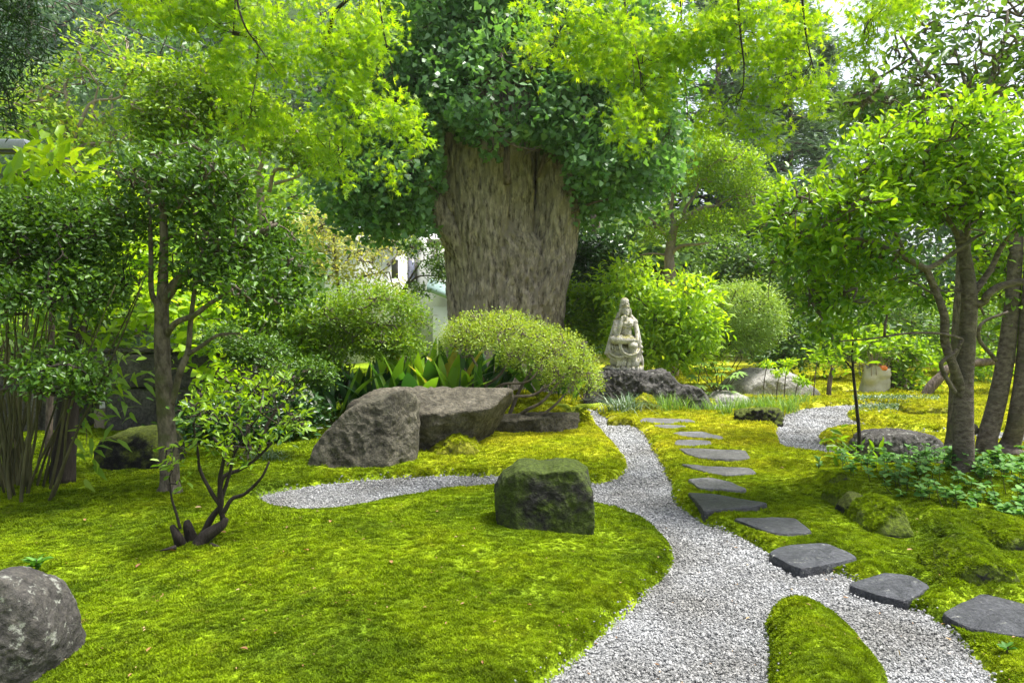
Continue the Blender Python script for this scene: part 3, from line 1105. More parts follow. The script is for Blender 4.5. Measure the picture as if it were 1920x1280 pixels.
rock('mossy_rock', 'small lumpy rock streaked with yellow moss beside the big boulder', M_RY,
     [(788, 885), (792, 855), (825, 832), (855, 818), (885, 828), (905, 850), (915, 885)], 7.3, .42, 14, amp=.09, ridg=.08, sub=5, cushion=.75)
rock('black_rock', 'black rock with thin moss on top behind the grey tree trunk', M_RBK,
     [(192, 905), (196, 850), (212, 818), (250, 808), (310, 802), (325, 830), (322, 905)], 6.75, .5, 15, amp=.07, ridg=.07, sub=5)
rock('lichen_boulder', 'rounded grey boulder spotted with pale lichen at the lawn corner', M_RL,
     [(-90, 1320), (-90, 1180), (-50, 1095), (10, 1072), (60, 1085), (95, 1115), (118, 1180), (112, 1240), (85, 1320)], 2.78, .36, 17, p=7, amp=.05, freq=2, ridg=.03, front=[(.1, -1, .25), (0, 1, .1)], chips=4)
rock('statue_base_rock', 'rugged dark rock carrying the seated stone figure', M_RS,
     [(1098, 785), (1100, 730), (1118, 703), (1140, 694), (1195, 695), (1206, 705), (1207, 785)], 11.75, .75, 18, amp=.07, ridg=.1, freq=3.5, p=18, front=[(.1, -1, .0), (0, 1, .1)])
rock('rugged_rock', 'grey rugged rock leaning against the statue base', M_RS,
     [(1193, 785), (1198, 720), (1215, 703), (1248, 698), (1262, 715), (1275, 785)], 11.5, .6, 19, amp=.1, ridg=.1, freq=3, sub=5)
rock('rugged_rock', 'low weathered rock with ochre moss running off the rugged rock', M_RS,
     [(1250, 785), (1255, 735), (1270, 722), (1305, 728), (1320, 745), (1330, 785)], 11.4, .6, 20, amp=.1, ridg=.1, freq=3, sub=5)
rock('mossy_rock', 'small mossy rock in front of the statue base', M_RY,
     [(1180, 785), (1188, 752), (1205, 742), (1228, 752), (1240, 785)], 10.9, .4, 22, amp=.08, sub=5, cushion=.75)
rock('mossy_rock', 'flat moss covered rock where the narrow gravel path begins', M_RY,
     [(1135, 808), (1142, 786), (1165, 780), (1190, 788), (1195, 808)], 9.8, .35, 23, amp=.08, sub=4, cushion=.75)
rock('pale_boulder', 'big smooth pale boulder in front of the round bamboo clump', M_RW,
     [(1370, 765), (1380, 722), (1400, 704), (1430, 695), (1480, 698), (1512, 718), (1528, 765)], 13.4, 1.0, 24, p=9, amp=.03, ridg=.02, chips=5)
rock('flat_pale_rock', 'low pale rock at the foot of the big pale boulder', M_RW,
     [(1322, 775), (1328, 750), (1350, 738), (1390, 740), (1402, 755), (1405, 775)], 12.3, .5, 25, p=9, amp=.05, sub=5)
rock('pitted_black_rock', 'craggy pitted black rock between grass and white gravel', M_RBK,
     [(1383, 815), (1386, 780), (1400, 770), (1450, 768), (1462, 780), (1455, 808), (1430, 815)], 9.7, .4, 26, amp=.13, ridg=.14, freq=3.5, sub=5)
rock('pitted_boulder', 'rounded pitted grey boulder beside the thin sapling', M_RL,
     [(1612, 890), (1618, 845), (1632, 818), (1665, 808), (1715, 810), (1745, 825), (1758, 855), (1752, 890)], 6.95, .6, 27, p=7, amp=.05, ridg=.05, freq=3)
rock('flat_mossy_rock', 'flat brown rock with moss beside the upper gravel strip', M_RY,
     [(1698, 792), (1703, 766), (1725, 760), (1765, 761), (1776, 775), (1774, 792)], 10.5, .45, 28, amp=.06, sub=5, cushion=.75)
rock('small_rock', 'small weathered rock half sunk in the far moss', M_RY,
     [(1712, 758), (1718, 747), (1733, 743), (1745, 750), (1750, 758)], 12.8, .3, 29, amp=.06, sub=4, cushion=.75)
rock('black_rock', 'small black rock peeking from moss beside the pointed mossy rock', M_RBK,
     [(1578, 985), (1580, 950), (1594, 931), (1620, 930), (1632, 950), (1630, 985)], 4.95, .2, 30, amp=.08, sub=5)
rock('mossy_rock', 'pointed mossy rock with bare dark tip', M_RM,
     [(1595, 1010), (1620, 965), (1655, 938), (1672, 938), (1680, 965), (1690, 1010)], 4.7, .35, 31, amp=.06, sub=5, cushion=.62)
rock('mossy_rock', 'small half buried stone with moss beside the trailing leaves', M_RM,
     [(1552, 950), (1562, 925), (1580, 920), (1600, 930), (1610, 950)], 5.3, .3, 32, amp=.08, sub=5, cushion=.62)
rock('mossy_rock', 'long moss covered rock ending in a bare grey toe beside the last slabs', M_RM,
     [(1735, 1100), (1752, 1068), (1785, 1040), (1830, 1030), (1870, 1042), (1884, 1065), (1882, 1100)], 3.82, .34, 33, amp=.05, sub=6, cushion=.62)
rock('mossy_rock', 'round moss mound over a buried stone below the trailing leaves', M_RM,
     [(1740, 1050), (1750, 990), (1780, 978), (1815, 985), (1835, 1020), (1835, 1050)], 4.5, .4, 34, amp=.05, sub=5, cushion=.62)
rock('mossy_rock', 'broad moss covered rock with grey side among the trailing leaves', M_RM,
     [(1822, 1050), (1830, 1000), (1850, 985), (1900, 980), (1940, 990), (1960, 1050)], 4.42, .5, 35, amp=.05, sub=5, cushion=.62)
rock('buried_rock', 'dark little rock under the low leaves by the sapling', M_RM,
     [(1532, 920), (1540, 895), (1558, 885), (1578, 895), (1584, 920)], 5.85, .3, 36, amp=.08, sub=5, cushion=.62)

# ------------------------------------------------------------------ stepping stones
M_ST = rock_mat('slate', (.026, .028, .033), (.046, .049, .056), (.075, .079, .088), 7, bump=.5, rough=.42, vary=True, lichen=.05)
M_ST2 = rock_mat('slate_sky_paled', (.08, .08, .08), (.135, .135, .138), (.21, .21, .215), 8, bump=.5, rough=.45, vary=True, lichen=.15)  # far slabs: sky reflection at grazing angles put into a paler colour
def step_stone(label, px, h, seed, mat, th=.06):
    rng = np.random.RandomState(seed)
    g = np.array([G(a, b, h)[:2] for a, b in px])
    if np.sum(g[:, 0] * np.roll(g[:, 1], -1) - np.roll(g[:, 0], -1) * g[:, 1]) < 0:
        g = g[::-1]
    out = []
    for i in range(len(g)):
        a, b = g[i], g[(i + 1) % len(g)]
        m = max(3, int(np.linalg.norm(b - a) / .03))
        for t in np.arange(m) / m:
            out.append(a + (b - a) * t)
    o_ = np.array(out)
    for _ in range(2):
        o_ = .5 * o_ + .25 * (np.roll(o_, 1, 0) + np.roll(o_, -1, 0))
    c = o_.mean(0)
    n = len(o_)
    o_ = o_ + nrm(o_ - c) * (.012 * fbm(o_ * 9, seed, 4))[:, None]
    V, rings = [], []
    L_ = np.linalg.norm(o_ - c, axis=1).max()
    for s, z, j in ((.0001, 0, 0), (.3, 0, 0), (.6, 0, 0), (.82, 0, 0), (.94, -.001, 0), (.985, -.004, .004), (1.0, -.011, .006), (1.012, -th * .5, .012), (1.0, -th, .012), (.97, -th - .07, .01)):
        q = c + (o_ - c) * s
        if j:
            q = q + nrm(o_ - c) * (j * fbm(np.column_stack([o_ * 14, np.full(n, z * 40)]), seed + 2, 3))[:, None]
        zz = h + z + (.006 * fbm(q * 5, seed + 4, 4) + .003 * fbm(q * 16, seed + 5, 3) if z > -.02 else 0)
        V.append(np.column_stack([q, np.broadcast_to(zz, n)]))
    K = len(V)
    V = np.concatenate(V)
    i = np.arange(K - 1)[:, None] * n
    j = np.arange(n)[None]
    j2 = (j + 1) % n
    f = np.stack([i + j, i + n + j, i + n + j2, i + j2], -1).reshape(-1, 4)
    o = put('stepping_stone', V, f, mat, smooth=True, loc=(c[0], c[1], 0))
    o.data.set_sharp_from_angle(angle=math.radians(32))
    return tag(o, label, 'stepping stone', 'stepping stones beside the gravel path')

for k, (lb, px, h, mt, th) in enumerate(SS):
    step_stone(lb, px, h, 60 + k, M_ST if mt == 'dark' else M_ST2, th)

# ------------------------------------------------------------------ leaf and bark materials
LM = dict(
    maple=leaf_mat('maple_leaf', (.13, .28, .01), (.26, .42, .014), (.42, .52, .03), trans=.58, tcol=(1.5, 1.4, .5), rough=.5),
    ginkgo=leaf_mat('ginkgo_leaf', (.055, .14, .04), (.13, .26, .09), (.23, .38, .17), trans=.35, tcol=(1.4, 1.6, .5), rough=.4, pale=(.34, .46, .28)),
    glossy=leaf_mat('glossy_dark_leaf', (.025, .07, .008), (.06, .14, .012), (.12, .23, .02), trans=.3, rough=.42, spec=.4, pale=(.13, .22, .04)),
    rhodo=leaf_mat('rhododendron_leaf', (.05, .14, .01), (.14, .28, .012), (.23, .38, .015), trans=.42, rough=.38, pale=(.3, .43, .03)),
    bright=leaf_mat('bright_leaf', (.08, .18, .008), (.15, .28, .012), (.24, .36, .02), trans=.5, rough=.42),
    azalea=leaf_mat('azalea_leaf', (.11, .19, .015), (.22, .32, .025), (.34, .42, .05), trans=.35, rough=.5),
    azalea2=leaf_mat('azalea_green_leaf', (.055, .13, .008), (.15, .27, .012), (.28, .4, .025), trans=.4, rough=.45),
    bamboo=leaf_mat('bamboo_leaf', (.09, .19, .02), (.2, .32, .05), (.32, .44, .11), trans=.35, rough=.45),
    lime=leaf_mat('lime_leaf', (.14, .28, .01), (.26, .42, .015), (.38, .5, .03), trans=.5, rough=.4),
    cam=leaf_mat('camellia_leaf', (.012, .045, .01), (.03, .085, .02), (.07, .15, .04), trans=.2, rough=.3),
    mid=leaf_mat('mid_green_leaf', (.04, .1, .02), (.09, .18, .035), (.16, .26, .06), trans=.35, rough=.45),
    hill=leaf_mat('hill_leaf', (.05, .11, .05), (.1, .18, .08), (.17, .26, .12), trans=.3, tcol=(1.3, 1.5, .8), rough=.55),
    hilld=leaf_mat('hill_dark_leaf', (.03, .075, .045), (.06, .12, .07), (.11, .19, .1), trans=.25, tcol=(1.3, 1.5, .9), rough=.55),
    conifer=leaf_mat('conifer_needle', (.08, .14, .08), (.14, .21, .12), (.21, .28, .16), trans=.2, tcol=(1.2, 1.4, .8), rough=.6),
    dkcon=leaf_mat('dark_conifer_needle', (.006, .025, .006), (.018, .055, .01), (.05, .11, .02), trans=.3, rough=.5),
    orange=leaf_mat('orange_tipped_leaf', (.1, .22, .02), (.2, .33, .03), (.32, .4, .05), trans=.45, rough=.5, pale=(.5, .3, .04)),
    pink=leaf_mat('pale_pinkish_leaf', (.2, .28, .06), (.33, .36, .12), (.42, .36, .18), trans=.45, rough=.5),
    herb=leaf_mat('herb_leaf', (.035, .12, .015), (.08, .21, .03), (.15, .3, .055), trans=.3, rough=.6, spec=.25),
    asp=leaf_mat('aspidistra_leaf', (.012, .05, .012), (.04, .12, .015), (.18, .34, .015), trans=.4, rough=.3, spec=.5, pale=(.36, .33, .02)),
    grass=leaf_mat('grass_blade', (.06, .14, .02), (.12, .24, .03), (.2, .32, .06), trans=.35, rough=.45),
    sedge=leaf_mat('sedge_blade', (.04, .1, .04), (.1, .17, .09), (.25, .32, .22), trans=.25, rough=.4),
    fatsia=leaf_mat('fatsia_leaf', (.08, .19, .03), (.14, .27, .05), (.2, .33, .07), trans=.35, rough=.35),
)
BK = dict(
    grey=bark_mat('grey_bark', (.06, .05, .034), (.19, .16, .12), 22, .5, .7, patch=(.09, .095, .04)),
    brown=bark_mat('brown_bark', (.05, .037, .028), (.17, .132, .105), 20, .3, .6),
    taupe=bark_mat('taupe_bark', (.07, .052, .042), (.19, .155, .13), 18, 1.6, .6, patch=(.09, .078, .062)),
    dark=bark_mat('dark_bark', (.018, .014, .011), (.05, .04, .032), 10, .3, .6),
    pale=bark_mat('pale_bark', (.17, .13, .1), (.32, .26, .21), 8, .4, .5),
    twig=bark_mat('twig_bark', (.07, .055, .042), (.17, .14, .11), 14, .5, .4),
    ginkgo=bark_mat('ginkgo_bark', (.06, .048, .038), (.4, .34, .275), 15, .26, 1.0, patch=(.23, .195, .15)),
    cane=bark_mat('cane_bark', (.035, .035, .012), (.095, .09, .038), 12, .2, .3),
)

def plant(name, label, cat, base, limbs=(), blobs_=(), leaf=None, bark='brown', group=None, n=4000, tmpl='oval', size=.05, seed=1, tw=60, tr=.012,
          sub=2, parts=0, amp=.2, trunk_name='trunk', crown_name='crown', rough=.12, sides=9, twsag=.05, ds=1.0, **kw):
    """a tree or shrub: base (px, py, d) on the ground; limbs as px polylines with px widths; crown blobs in px"""
    rng = np.random.RandomState(seed)
    kw.setdefault('brk', 5)
    limbs = [([(a_, b_, c_ * ds) for a_, b_, c_ in L_[0]], *L_[1:]) for L_ in limbs]
    blobs_ = [tuple(q[:4]) + (q[4] * ds,) + tuple(q[5:]) for q in blobs_]
    b = P(base[0], base[1], base[2] * ds) if len(base) == 3 else G(*base, .1)
    b = np.array((b[0], b[1], 0.))
    E = thing(name, label, cat, b, group)
    tb = Tubes()
    nodes = []
    for L_ in limbs:
        pts, w0, w1 = L_[:3]
        p, r = px_limb(tb, pts, w0, w1, sides=sides, step=5, rough=rough, seed=seed)
        nodes.append(p[len(p) // 3:])
    if not limbs:
        nodes = [np.array([b + (0, 0, .05), b + (0, 0, .15)])]
    else:
        tb.put(trunk_name, BK[bark], E)
    nodes = np.concatenate(nodes)
    B = [blob(*q) for q in blobs_]
    if B:
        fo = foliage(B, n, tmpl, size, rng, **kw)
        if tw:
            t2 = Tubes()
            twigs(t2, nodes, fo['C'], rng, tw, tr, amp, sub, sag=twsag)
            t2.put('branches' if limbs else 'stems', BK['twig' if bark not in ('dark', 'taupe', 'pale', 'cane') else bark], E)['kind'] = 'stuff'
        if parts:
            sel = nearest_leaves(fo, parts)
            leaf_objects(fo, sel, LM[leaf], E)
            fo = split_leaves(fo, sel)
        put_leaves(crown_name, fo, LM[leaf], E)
    return E

# ------------------------------------------------------------------ the great ginkgo
def ginkgo():
    d = 14.0
    k = d / 1280
    b = P(945, 700, d); b[2] = 0
    E = thing('ginkgo_tree', 'huge old ginkgo with massive fissured trunk and dense blue green foliage', 'tree', b)
    V, Fq, n0 = [], [], 0
    def column(prof, dep, lobes, seed, na=150, nz=150):
        nonlocal n0
        dp = np.interp(np.linspace(prof[0][0], prof[-1][0], nz), [q[0] for q in prof], [q[3] if len(q) > 3 else dep for q in prof])
        zs = np.array([q[0] for q in prof]); cx = np.array([q[1] for q in prof]); rx = np.array([q[2] for q in prof])
        Z = np.linspace(zs[0], zs[-1], nz)
        c, r = np.interp(Z, zs, cx), np.interp(Z, zs, rx)
        A = np.arange(na) * 2 * math.pi / na
        aa, zz = np.meshgrid(A, Z)
        rr = np.repeat(r[:, None], na, 1)
        dirx, diry = np.cos(aa), np.sin(aa)
        q3 = np.stack([dirx * 1.0, diry * 1.0, zz * .16], -1)
        ridge = 1 - 2 * np.abs(fbm(np.stack([dirx * 9 * r[:, None], diry * 9 * r[:, None], zz * 1.8], -1).reshape(-1, 3), seed, 4).reshape(aa.shape))
        fine = fbm(np.stack([dirx * 11 * r[:, None], diry * 11 * r[:, None], zz * 2.4], -1).reshape(-1, 3), seed + 5, 5, .62).reshape(aa.shape)
        lump = fbm(q3.reshape(-1, 3) * 2.2, seed + 9, 3).reshape(aa.shape)
        bur = np.exp(-((zz - 2.3) / 1.0) ** 2) * np.exp(-((np.angle(np.exp(1j * (aa + 1.15)))) / .55) ** 2)
        knob = fbm(np.stack([dirx * 14, diry * 14, zz * 5.5], -1).reshape(-1, 3), seed + 7, 4, .65).reshape(aa.shape)
        rr = rr * (1 + .06 * lump + .02 * np.abs(np.sin(aa * 4.5 + 1.5 * lump))) + .075 * np.sign(ridge) * np.abs(ridge) ** .7 + .05 * fine + bur * (.05 + .14 * knob)
        x = c[:, None] + rr * dirx
        y = dp[:, None] + rr * diry * .85
        v = np.stack([x, y, zz], -1).reshape(-1, 3)
        i = np.arange(nz - 1)[:, None] * na; j = np.arange(na)[None]; j2 = (j + 1) % na
        V.append(v); Fq.append(np.stack([i + j, i + j2, i + na + j2, i + na + j], -1).reshape(-1, 4) + n0)
        n0 += len(v)
    X = lambda px: (px - 960) * k
    Zp = lambda py: EYE + (600 - py) * k
    column([(-.1, X(948), 1.5), (.6, X(948), 1.32), (1.4, X(950), 1.05), (Zp(520), X(950), 1.0), (Zp(475), X(949), 1.0), (Zp(455), X(940), .97), (Zp(430), X(922), .9), (Zp(330), X(908), .95), (Zp(230), X(898), 1.0), (Zp(100), X(900), .85)], d, 0, 4, 280, 260)
    column([(1.0, X(1000), .3), (Zp(560), X(1008), .46), (Zp(480), X(1032), .42), (Zp(420), X(1041), .4), (Zp(330), X(1043), .39), (Zp(230), X(1046), .36), (Zp(80), X(1050), .3)], d - .35, 0, 14, 130, 200)
    column([(1.2, X(985), .5), (Zp(480), X(990), .6), (Zp(330), X(985), .6), (Zp(230), X(985), .6), (Zp(100), X(985), .5)], d + .35, 0, 34, 70, 60)
    for x0, x1, rs, zb, sd_ in ((876, 858, .3, 470, 51), (900, 884, .34, 520, 52), (930, 918, .36, 500, 53), (968, 962, .34, 455, 54), (1030, 1054, .2, 520, 55)):
        prof = []
        for py, pr_ in ((620, -.12), (zb, -.05), (zb - 60, .05), (380, .1), (320, .14), (230, .2), (120, .2)):
            t_ = max(0, min(1, (600 - py) / 350))
            xx = X(x0 + (x1 - x0) * t_)
            cm = np.interp(Zp(py), [Zp(520), Zp(455), Zp(430), Zp(330)], [X(948), X(940), X(922), X(908)])
            rm = np.interp(Zp(py), [Zp(520), Zp(455), Zp(430), Zp(330)], [1.0, .97, .9, .95])
            if x0 > 1000: cm, rm = X(1043), .4
            fy = (d if x0 < 1000 else d - .35) - .85 * math.sqrt(max(.02, rm ** 2 - (xx - cm) ** 2))
            prof.append((Zp(py), xx, rs, fy + .85 * rs - pr_))
        column(prof, d, 0, sd_, 90, 170)
    column([(Zp(540), X(885), .03), (Zp(490), X(868), .1), (Zp(450), X(850), .2), (Zp(420), X(836), .24), (Zp(385), X(818), .23), (Zp(350), X(790), .2), (Zp(300), X(770), .16), (Zp(200), X(745), .1)], d - .5, 0, 24, 40, 60)
    put('trunk', np.concatenate(V), np.concatenate(Fq), BK['ginkgo'], E, smooth=True)
    rng = np.random.RandomState(5)
    tb = Tubes()
    for _ in range(60):                                      # upright water shoots from the pollarded head
        x = X(830 + 260 * rng.rand()); dd = d - 1.0 + 1.5 * rng.rand()
        z0 = Zp(380 - 120 * rng.rand())
        top = np.array((x * 1.0 + rng.normal() * .6, dd - .4 * rng.rand(), z0 + 1.2 + 2 * rng.rand()))
        tb.add(wiggle((x, dd, z0), top, rng, 4, .06), .035 + .05 * rng.rand() ** 3, .012, sides=6, step=3)
    tb.put('shoots', BK['brown'], E)['kind'] = 'stuff'
    for k_, L_ in enumerate(([(952, 345, 12.75), (950, 310, 12.6), (952, 250, 12.6), (955, 150, 12.8)], [(1070, 400, 13.3), (1100, 385, 13.2), (1120, 378, 13.1), (1150, 372, 13.0)])):
        tl_ = Tubes()
        px_limb(tl_, L_, (16, 6)[k_], (8, 3)[k_], sides=9, rough=.15)
        tl_.put('limb', BK['brown'], E)
    blobs_ = [(860, 40, 170, 140, 14.0, 1.9), (1060, 50, 190, 140, 14.0, 1.9), (770, 150, 130, 110, 13.7, 1.6), (1140, 180, 120, 110, 13.7, 1.6), (960, 170, 160, 110, 13.0, 1.4),
              (700, 260, 100, 70, 13.5, 1.2), (680, 340, 85, 60, 13.4, 1.1), (760, 320, 80, 70, 13.0, 1.0), (740, 400, 75, 36, 13.2, .8), (1180, 300, 85, 80, 13.5, 1.1), (1130, 360, 60, 55, 13.6, .9),
              (1095, 270, 60, 75, 12.6, .7), (830, 395, 40, 26, 12.7, .35), (640, 300, 60, 50, 13.6, .8), (690, 400, 60, 36, 13.4, .8), (800, 370, 50, 36, 12.9, .5), (1215, 240, 45, 60, 13.6, .9)]
    B = [blob(*q) for q in blobs_]
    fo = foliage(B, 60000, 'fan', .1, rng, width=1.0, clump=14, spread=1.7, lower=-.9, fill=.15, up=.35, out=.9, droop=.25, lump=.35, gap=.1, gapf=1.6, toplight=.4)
    f2 = foliage([blob(*q) for q in ((860, 255, 90, 55, 12.4, .6), (985, 255, 90, 55, 12.3, .5), (1060, 300, 50, 40, 12.4, .4), (930, 300, 60, 30, 12.3, .3))], 3600, 'fan', .1, rng, width=1.0, clump=12, spread=1.5, lower=-1, fill=.5, up=.35, out=.9, droop=.3, lump=.4, gap=.25, gapf=2.2, toplight=.4, brk=4)
    fo = {k_: (np.concatenate([v_, f2[k_]]) if isinstance(v_, np.ndarray) else v_) for k_, v_ in fo.items()}
    bare = (np.abs(fo['pos'][:, 0] - X(940)) < 1.3) & (fo['pos'][:, 2] < Zp(215)) & (fo['pos'][:, 1] < 13.4) & (vn(fo['pos'] * np.array((1.5, .6, 1.1)), 44) > .42)
    fo = split_leaves(fo, np.where(bare)[0])
    fo = split_leaves(fo, np.where((np.abs(fo['pos'][:, 0] - X(945)) < 1.15) & (fo['pos'][:, 2] < Zp(325) + .9 * vn(np.column_stack([fo['pos'][:, 0] * 2.3, fo['pos'][:, 0] * 0]), 3)))[0])
    t2 = Tubes()
    nodes = np.array([(X(945) + rng.normal() * .6, d - .8 * rng.rand(), Zp(300 - 200 * rng.rand())) for _ in range(60)])
    twigs(t2, nodes, fo['C'], rng, 160, .02, .12, 2)
    t2.put('twigs', BK['brown'], E)['kind'] = 'stuff'
    sel = nearest_leaves(fo, 300)
    leaf_objects(fo, sel, LM['ginkgo'], E)
    put_leaves('crown', split_leaves(fo, sel), LM['ginkgo'], E)
ginkgo()

# ------------------------------------------------------------------ maple hanging over the garden from behind the viewer
def maple():
    E = thing('maple_tree', 'maple with bright yellow green star leaves hanging in long sprays overhead', 'tree', (-1.2, -3.2, 0))
    rng = np.random.RandomState(31)
    tb = Tubes()
    tb.add([(-1.2, -3.2, -.05), (-1.15, -3.1, 1.2), (-.9, -2.8, 2.6), (-.5, -2.0, 3.9), (-.2, -1.0, 4.7)], .24, .15, sides=14, step=6, rough=.1)
    tb.put('trunk', BK['grey'], E)
    tb = Tubes()
    limbs = [[(-.2, -1.0, 4.7), (-.9, 1.2, 5.3), (-1.6, 3.4, 5.5), (-2.2, 5.4, 5.4), (-2.6, 7, 5.2)],
             [(-.2, -1.0, 4.7), (.6, 1.2, 5.4), (1.2, 3.4, 5.7), (1.6, 5.2, 5.5), (2.0, 7.0, 5.3)],
             [(.6, 1.2, 5.4), (2.0, 3.0, 5.6), (3.0, 5.0, 5.5), (3.9, 7.0, 5.4)],
             [(-.9, 1.2, 5.3), (-2.2, 2.8, 5.3), (-3.4, 4.4, 5.3)]]
    nodes = []
    for l in limbs:
        p, r = tb.add(l, .085, .03, sides=9, step=6, rough=.1)
        nodes.append(p)
    nodes = np.concatenate(nodes)
    hang = [[(430, -60), (455, 30), (485, 90), (520, 140)], [(330, -80), (335, 0), (322, 50), (300, 90)], [(590, -60), (605, 50), (625, 120), (660, 180)],
            [(440, -60), (440, 40), (432, 110)], [(485, 90), (480, 150), (470, 190)], [(1160, -60), (1180, 40), (1200, 130), (1200, 210)], [(1380, -60), (1388, 60), (1395, 120), (1393, 170)],
            [(1050, -60), (1055, 20), (1040, 80)], [(1290, -60), (1270, 40), (1240, 120)], [(1500, -60), (1510, 60), (1530, 160)], [(1275, -40), (1280, 100), (1290, 200)], [(700, -60), (720, 60), (740, 160)], [(1640, -60), (1640, 0), (1620, 60)]]
    for h in hang:
        d = 6.0 + .8 * rng.rand()
        p = [P(a, b + 6 * rng.normal(), d + .15 * rng.normal()) for a, b in h]
        i = np.argmin(np.linalg.norm(nodes - p[0], axis=1))
        tb.add(wiggle(nodes[i], p[0], rng, 3, .1), .022, .013, sides=6, step=3)
        q, r = tb.add(p, .012, .004, sides=6, step=5)
        nodes = np.vstack([nodes, q])
    blobs_ = [(330, 50, 60, 50, 6.2), (420, 30, 110, 60, 6.5), (500, 110, 80, 55, 6.4), (600, 40, 110, 75, 6.3), (660, 150, 75, 70, 6.2), (560, 215, 60, 45, 6.5), (690, 250, 60, 50, 6.1),
              (740, 220, 35, 40, 6.1), (430, 175, 55, 35, 6.7), (480, 235, 50, 35, 6.5), (690, 40, 50, 60, 6.4), (300, -20, 80, 40, 6.6),
              (735, 310, 28, 34, 6.2), (640, 320, 34, 26, 6.3), (765, 255, 26, 36, 6.1), (600, 270, 50, 30, 6.4), (270, 20, 40, 30, 6.3),  (440, 110, 50, 40, 6.6), 
              (1040, 40, 70, 60, 6.2), (1130, 90, 95, 65, 6.3), (1230, 60, 100, 70, 6.4), (1240, 160, 75, 65, 6.2), (1190, 240, 45, 55, 6.0), (1310, 110, 80, 80, 6.5),
              (1400, 50, 90, 70, 6.4), (1460, 130, 60, 60, 6.5), (1510, 60, 75, 70, 6.5), (1540, 160, 26, 55, 6.4), (1420, 200, 40, 40, 6.6), (1445, 262, 22, 12, 6.5), (1330, 220, 35, 50, 6.7),
              (1640, 20, 90, 45, 6.9), (1610, 100, 45, 25, 7.0), (1395, 235, 20, 12, 6.6), (1050, 110, 60, 20, 6.1)]
    B = [blob(a, b, rx, ry, d, max(.2, rx * d / 1280 * .9)) for a, b, rx, ry, d in blobs_]
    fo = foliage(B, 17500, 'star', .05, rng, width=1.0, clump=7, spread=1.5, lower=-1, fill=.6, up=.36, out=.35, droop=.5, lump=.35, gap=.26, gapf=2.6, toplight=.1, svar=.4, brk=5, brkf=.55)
    t2 = Tubes()
    twigs(t2, nodes, fo['C'], rng, 260, .0045, .12, 1, sides=4, sag=.08)
    # the part of the crown that shades the viewer
    B2 = [((x, y, 5.3 + .3 * rng.rand()), (1.0, .9, .3)) for x, y in ((-2.4, 2.6), (.2, 1.2), (2.6, 1.8), (-1, -1), (1.5, -1.2), (-3.4, 1.0), (3.6, 3.2))]
    fo2 = foliage(B2, 2600, 'star', .05, rng, width=1.0, clump=9, spread=1.5, lower=-1, fill=.6, up=.7, out=.35, droop=.2, lump=.25, gap=.2)
    twigs(t2, nodes, fo2['C'], rng, 60, .008, .12, 1, sides=4)
    tb.put('limbs', BK['dark'], E)
    t2.put('twigs', BK['dark'], E)['kind'] = 'stuff'
    sel = nearest_leaves(fo, 300)
    leaf_objects(fo, sel, LM['maple'], E)
    put_leaves('crown', split_leaves(fo, sel), LM['maple'], E)
    put_leaves('upper_crown', fo2, LM['maple'], E)
maple()

# ------------------------------------------------------------------ left side
plant('glossy_tree', 'grey trunked tree with flat dark glossy crown in front of the stone wall', 'tree', (316, 925),
      [([(300, 935, 5.95), (312, 915, 5.97), (318, 880, 6.0)], 30, 24), ([(336, 938, 5.9), (326, 915, 5.93), (318, 870, 6.0)], 28, 24), ([(316, 935, 5.95), (318, 880, 5.95), (312, 800, 5.95), (306, 700, 5.9), (304, 620, 5.9), (303, 560, 5.9)], 36, 25),
       ([(303, 575, 5.9), (306, 520, 5.9), (307, 430, 5.9), (300, 330, 5.9)], 22, 10), ([(296, 575, 5.9), (284, 545, 5.9), (283, 470, 5.9), (280, 400, 6.0)], 11, 7),
       ([(306, 565, 5.9), (335, 525, 5.85), (365, 508, 5.8), (400, 480, 5.8), (450, 455, 5.8), (520, 420, 5.8)], 20, 7),
       ([(310, 630, 5.9), (330, 605, 5.8), (365, 590, 5.75), (400, 565, 5.7), (450, 545, 5.7), (520, 560, 5.7)], 13, 4),
       ([(312, 790, 5.98), (325, 745, 5.92), (340, 690, 5.85), (352, 660, 5.85), (358, 600, 5.85), (368, 520, 5.85), (380, 470, 5.85)], 14, 6),
       ([(352, 665, 5.85), (375, 650, 5.8), (410, 628, 5.75), (450, 625, 5.7)], 9, 4)],
      [(330, 330, 105, 60, 6.0), (430, 400, 120, 75, 5.9), (520, 450, 75, 65, 5.8), (290, 400, 70, 60, 6.1), (380, 340, 90, 50, 5.8), (500, 540, 85, 35, 5.7), (420, 500, 80, 30, 5.8), (560, 500, 40, 50, 5.8)],
      'glossy', 'grey', n=9000, size=.052, seed=41, width=.48, clump=9, spread=1.5, lower=-.8, fill=.3, gap=.3, gapf=3.2, lump=.45, tw=170, tr=.011, parts=220, amp=.25, sides=14, toplight=.2, ds=.92, brkf=.55)
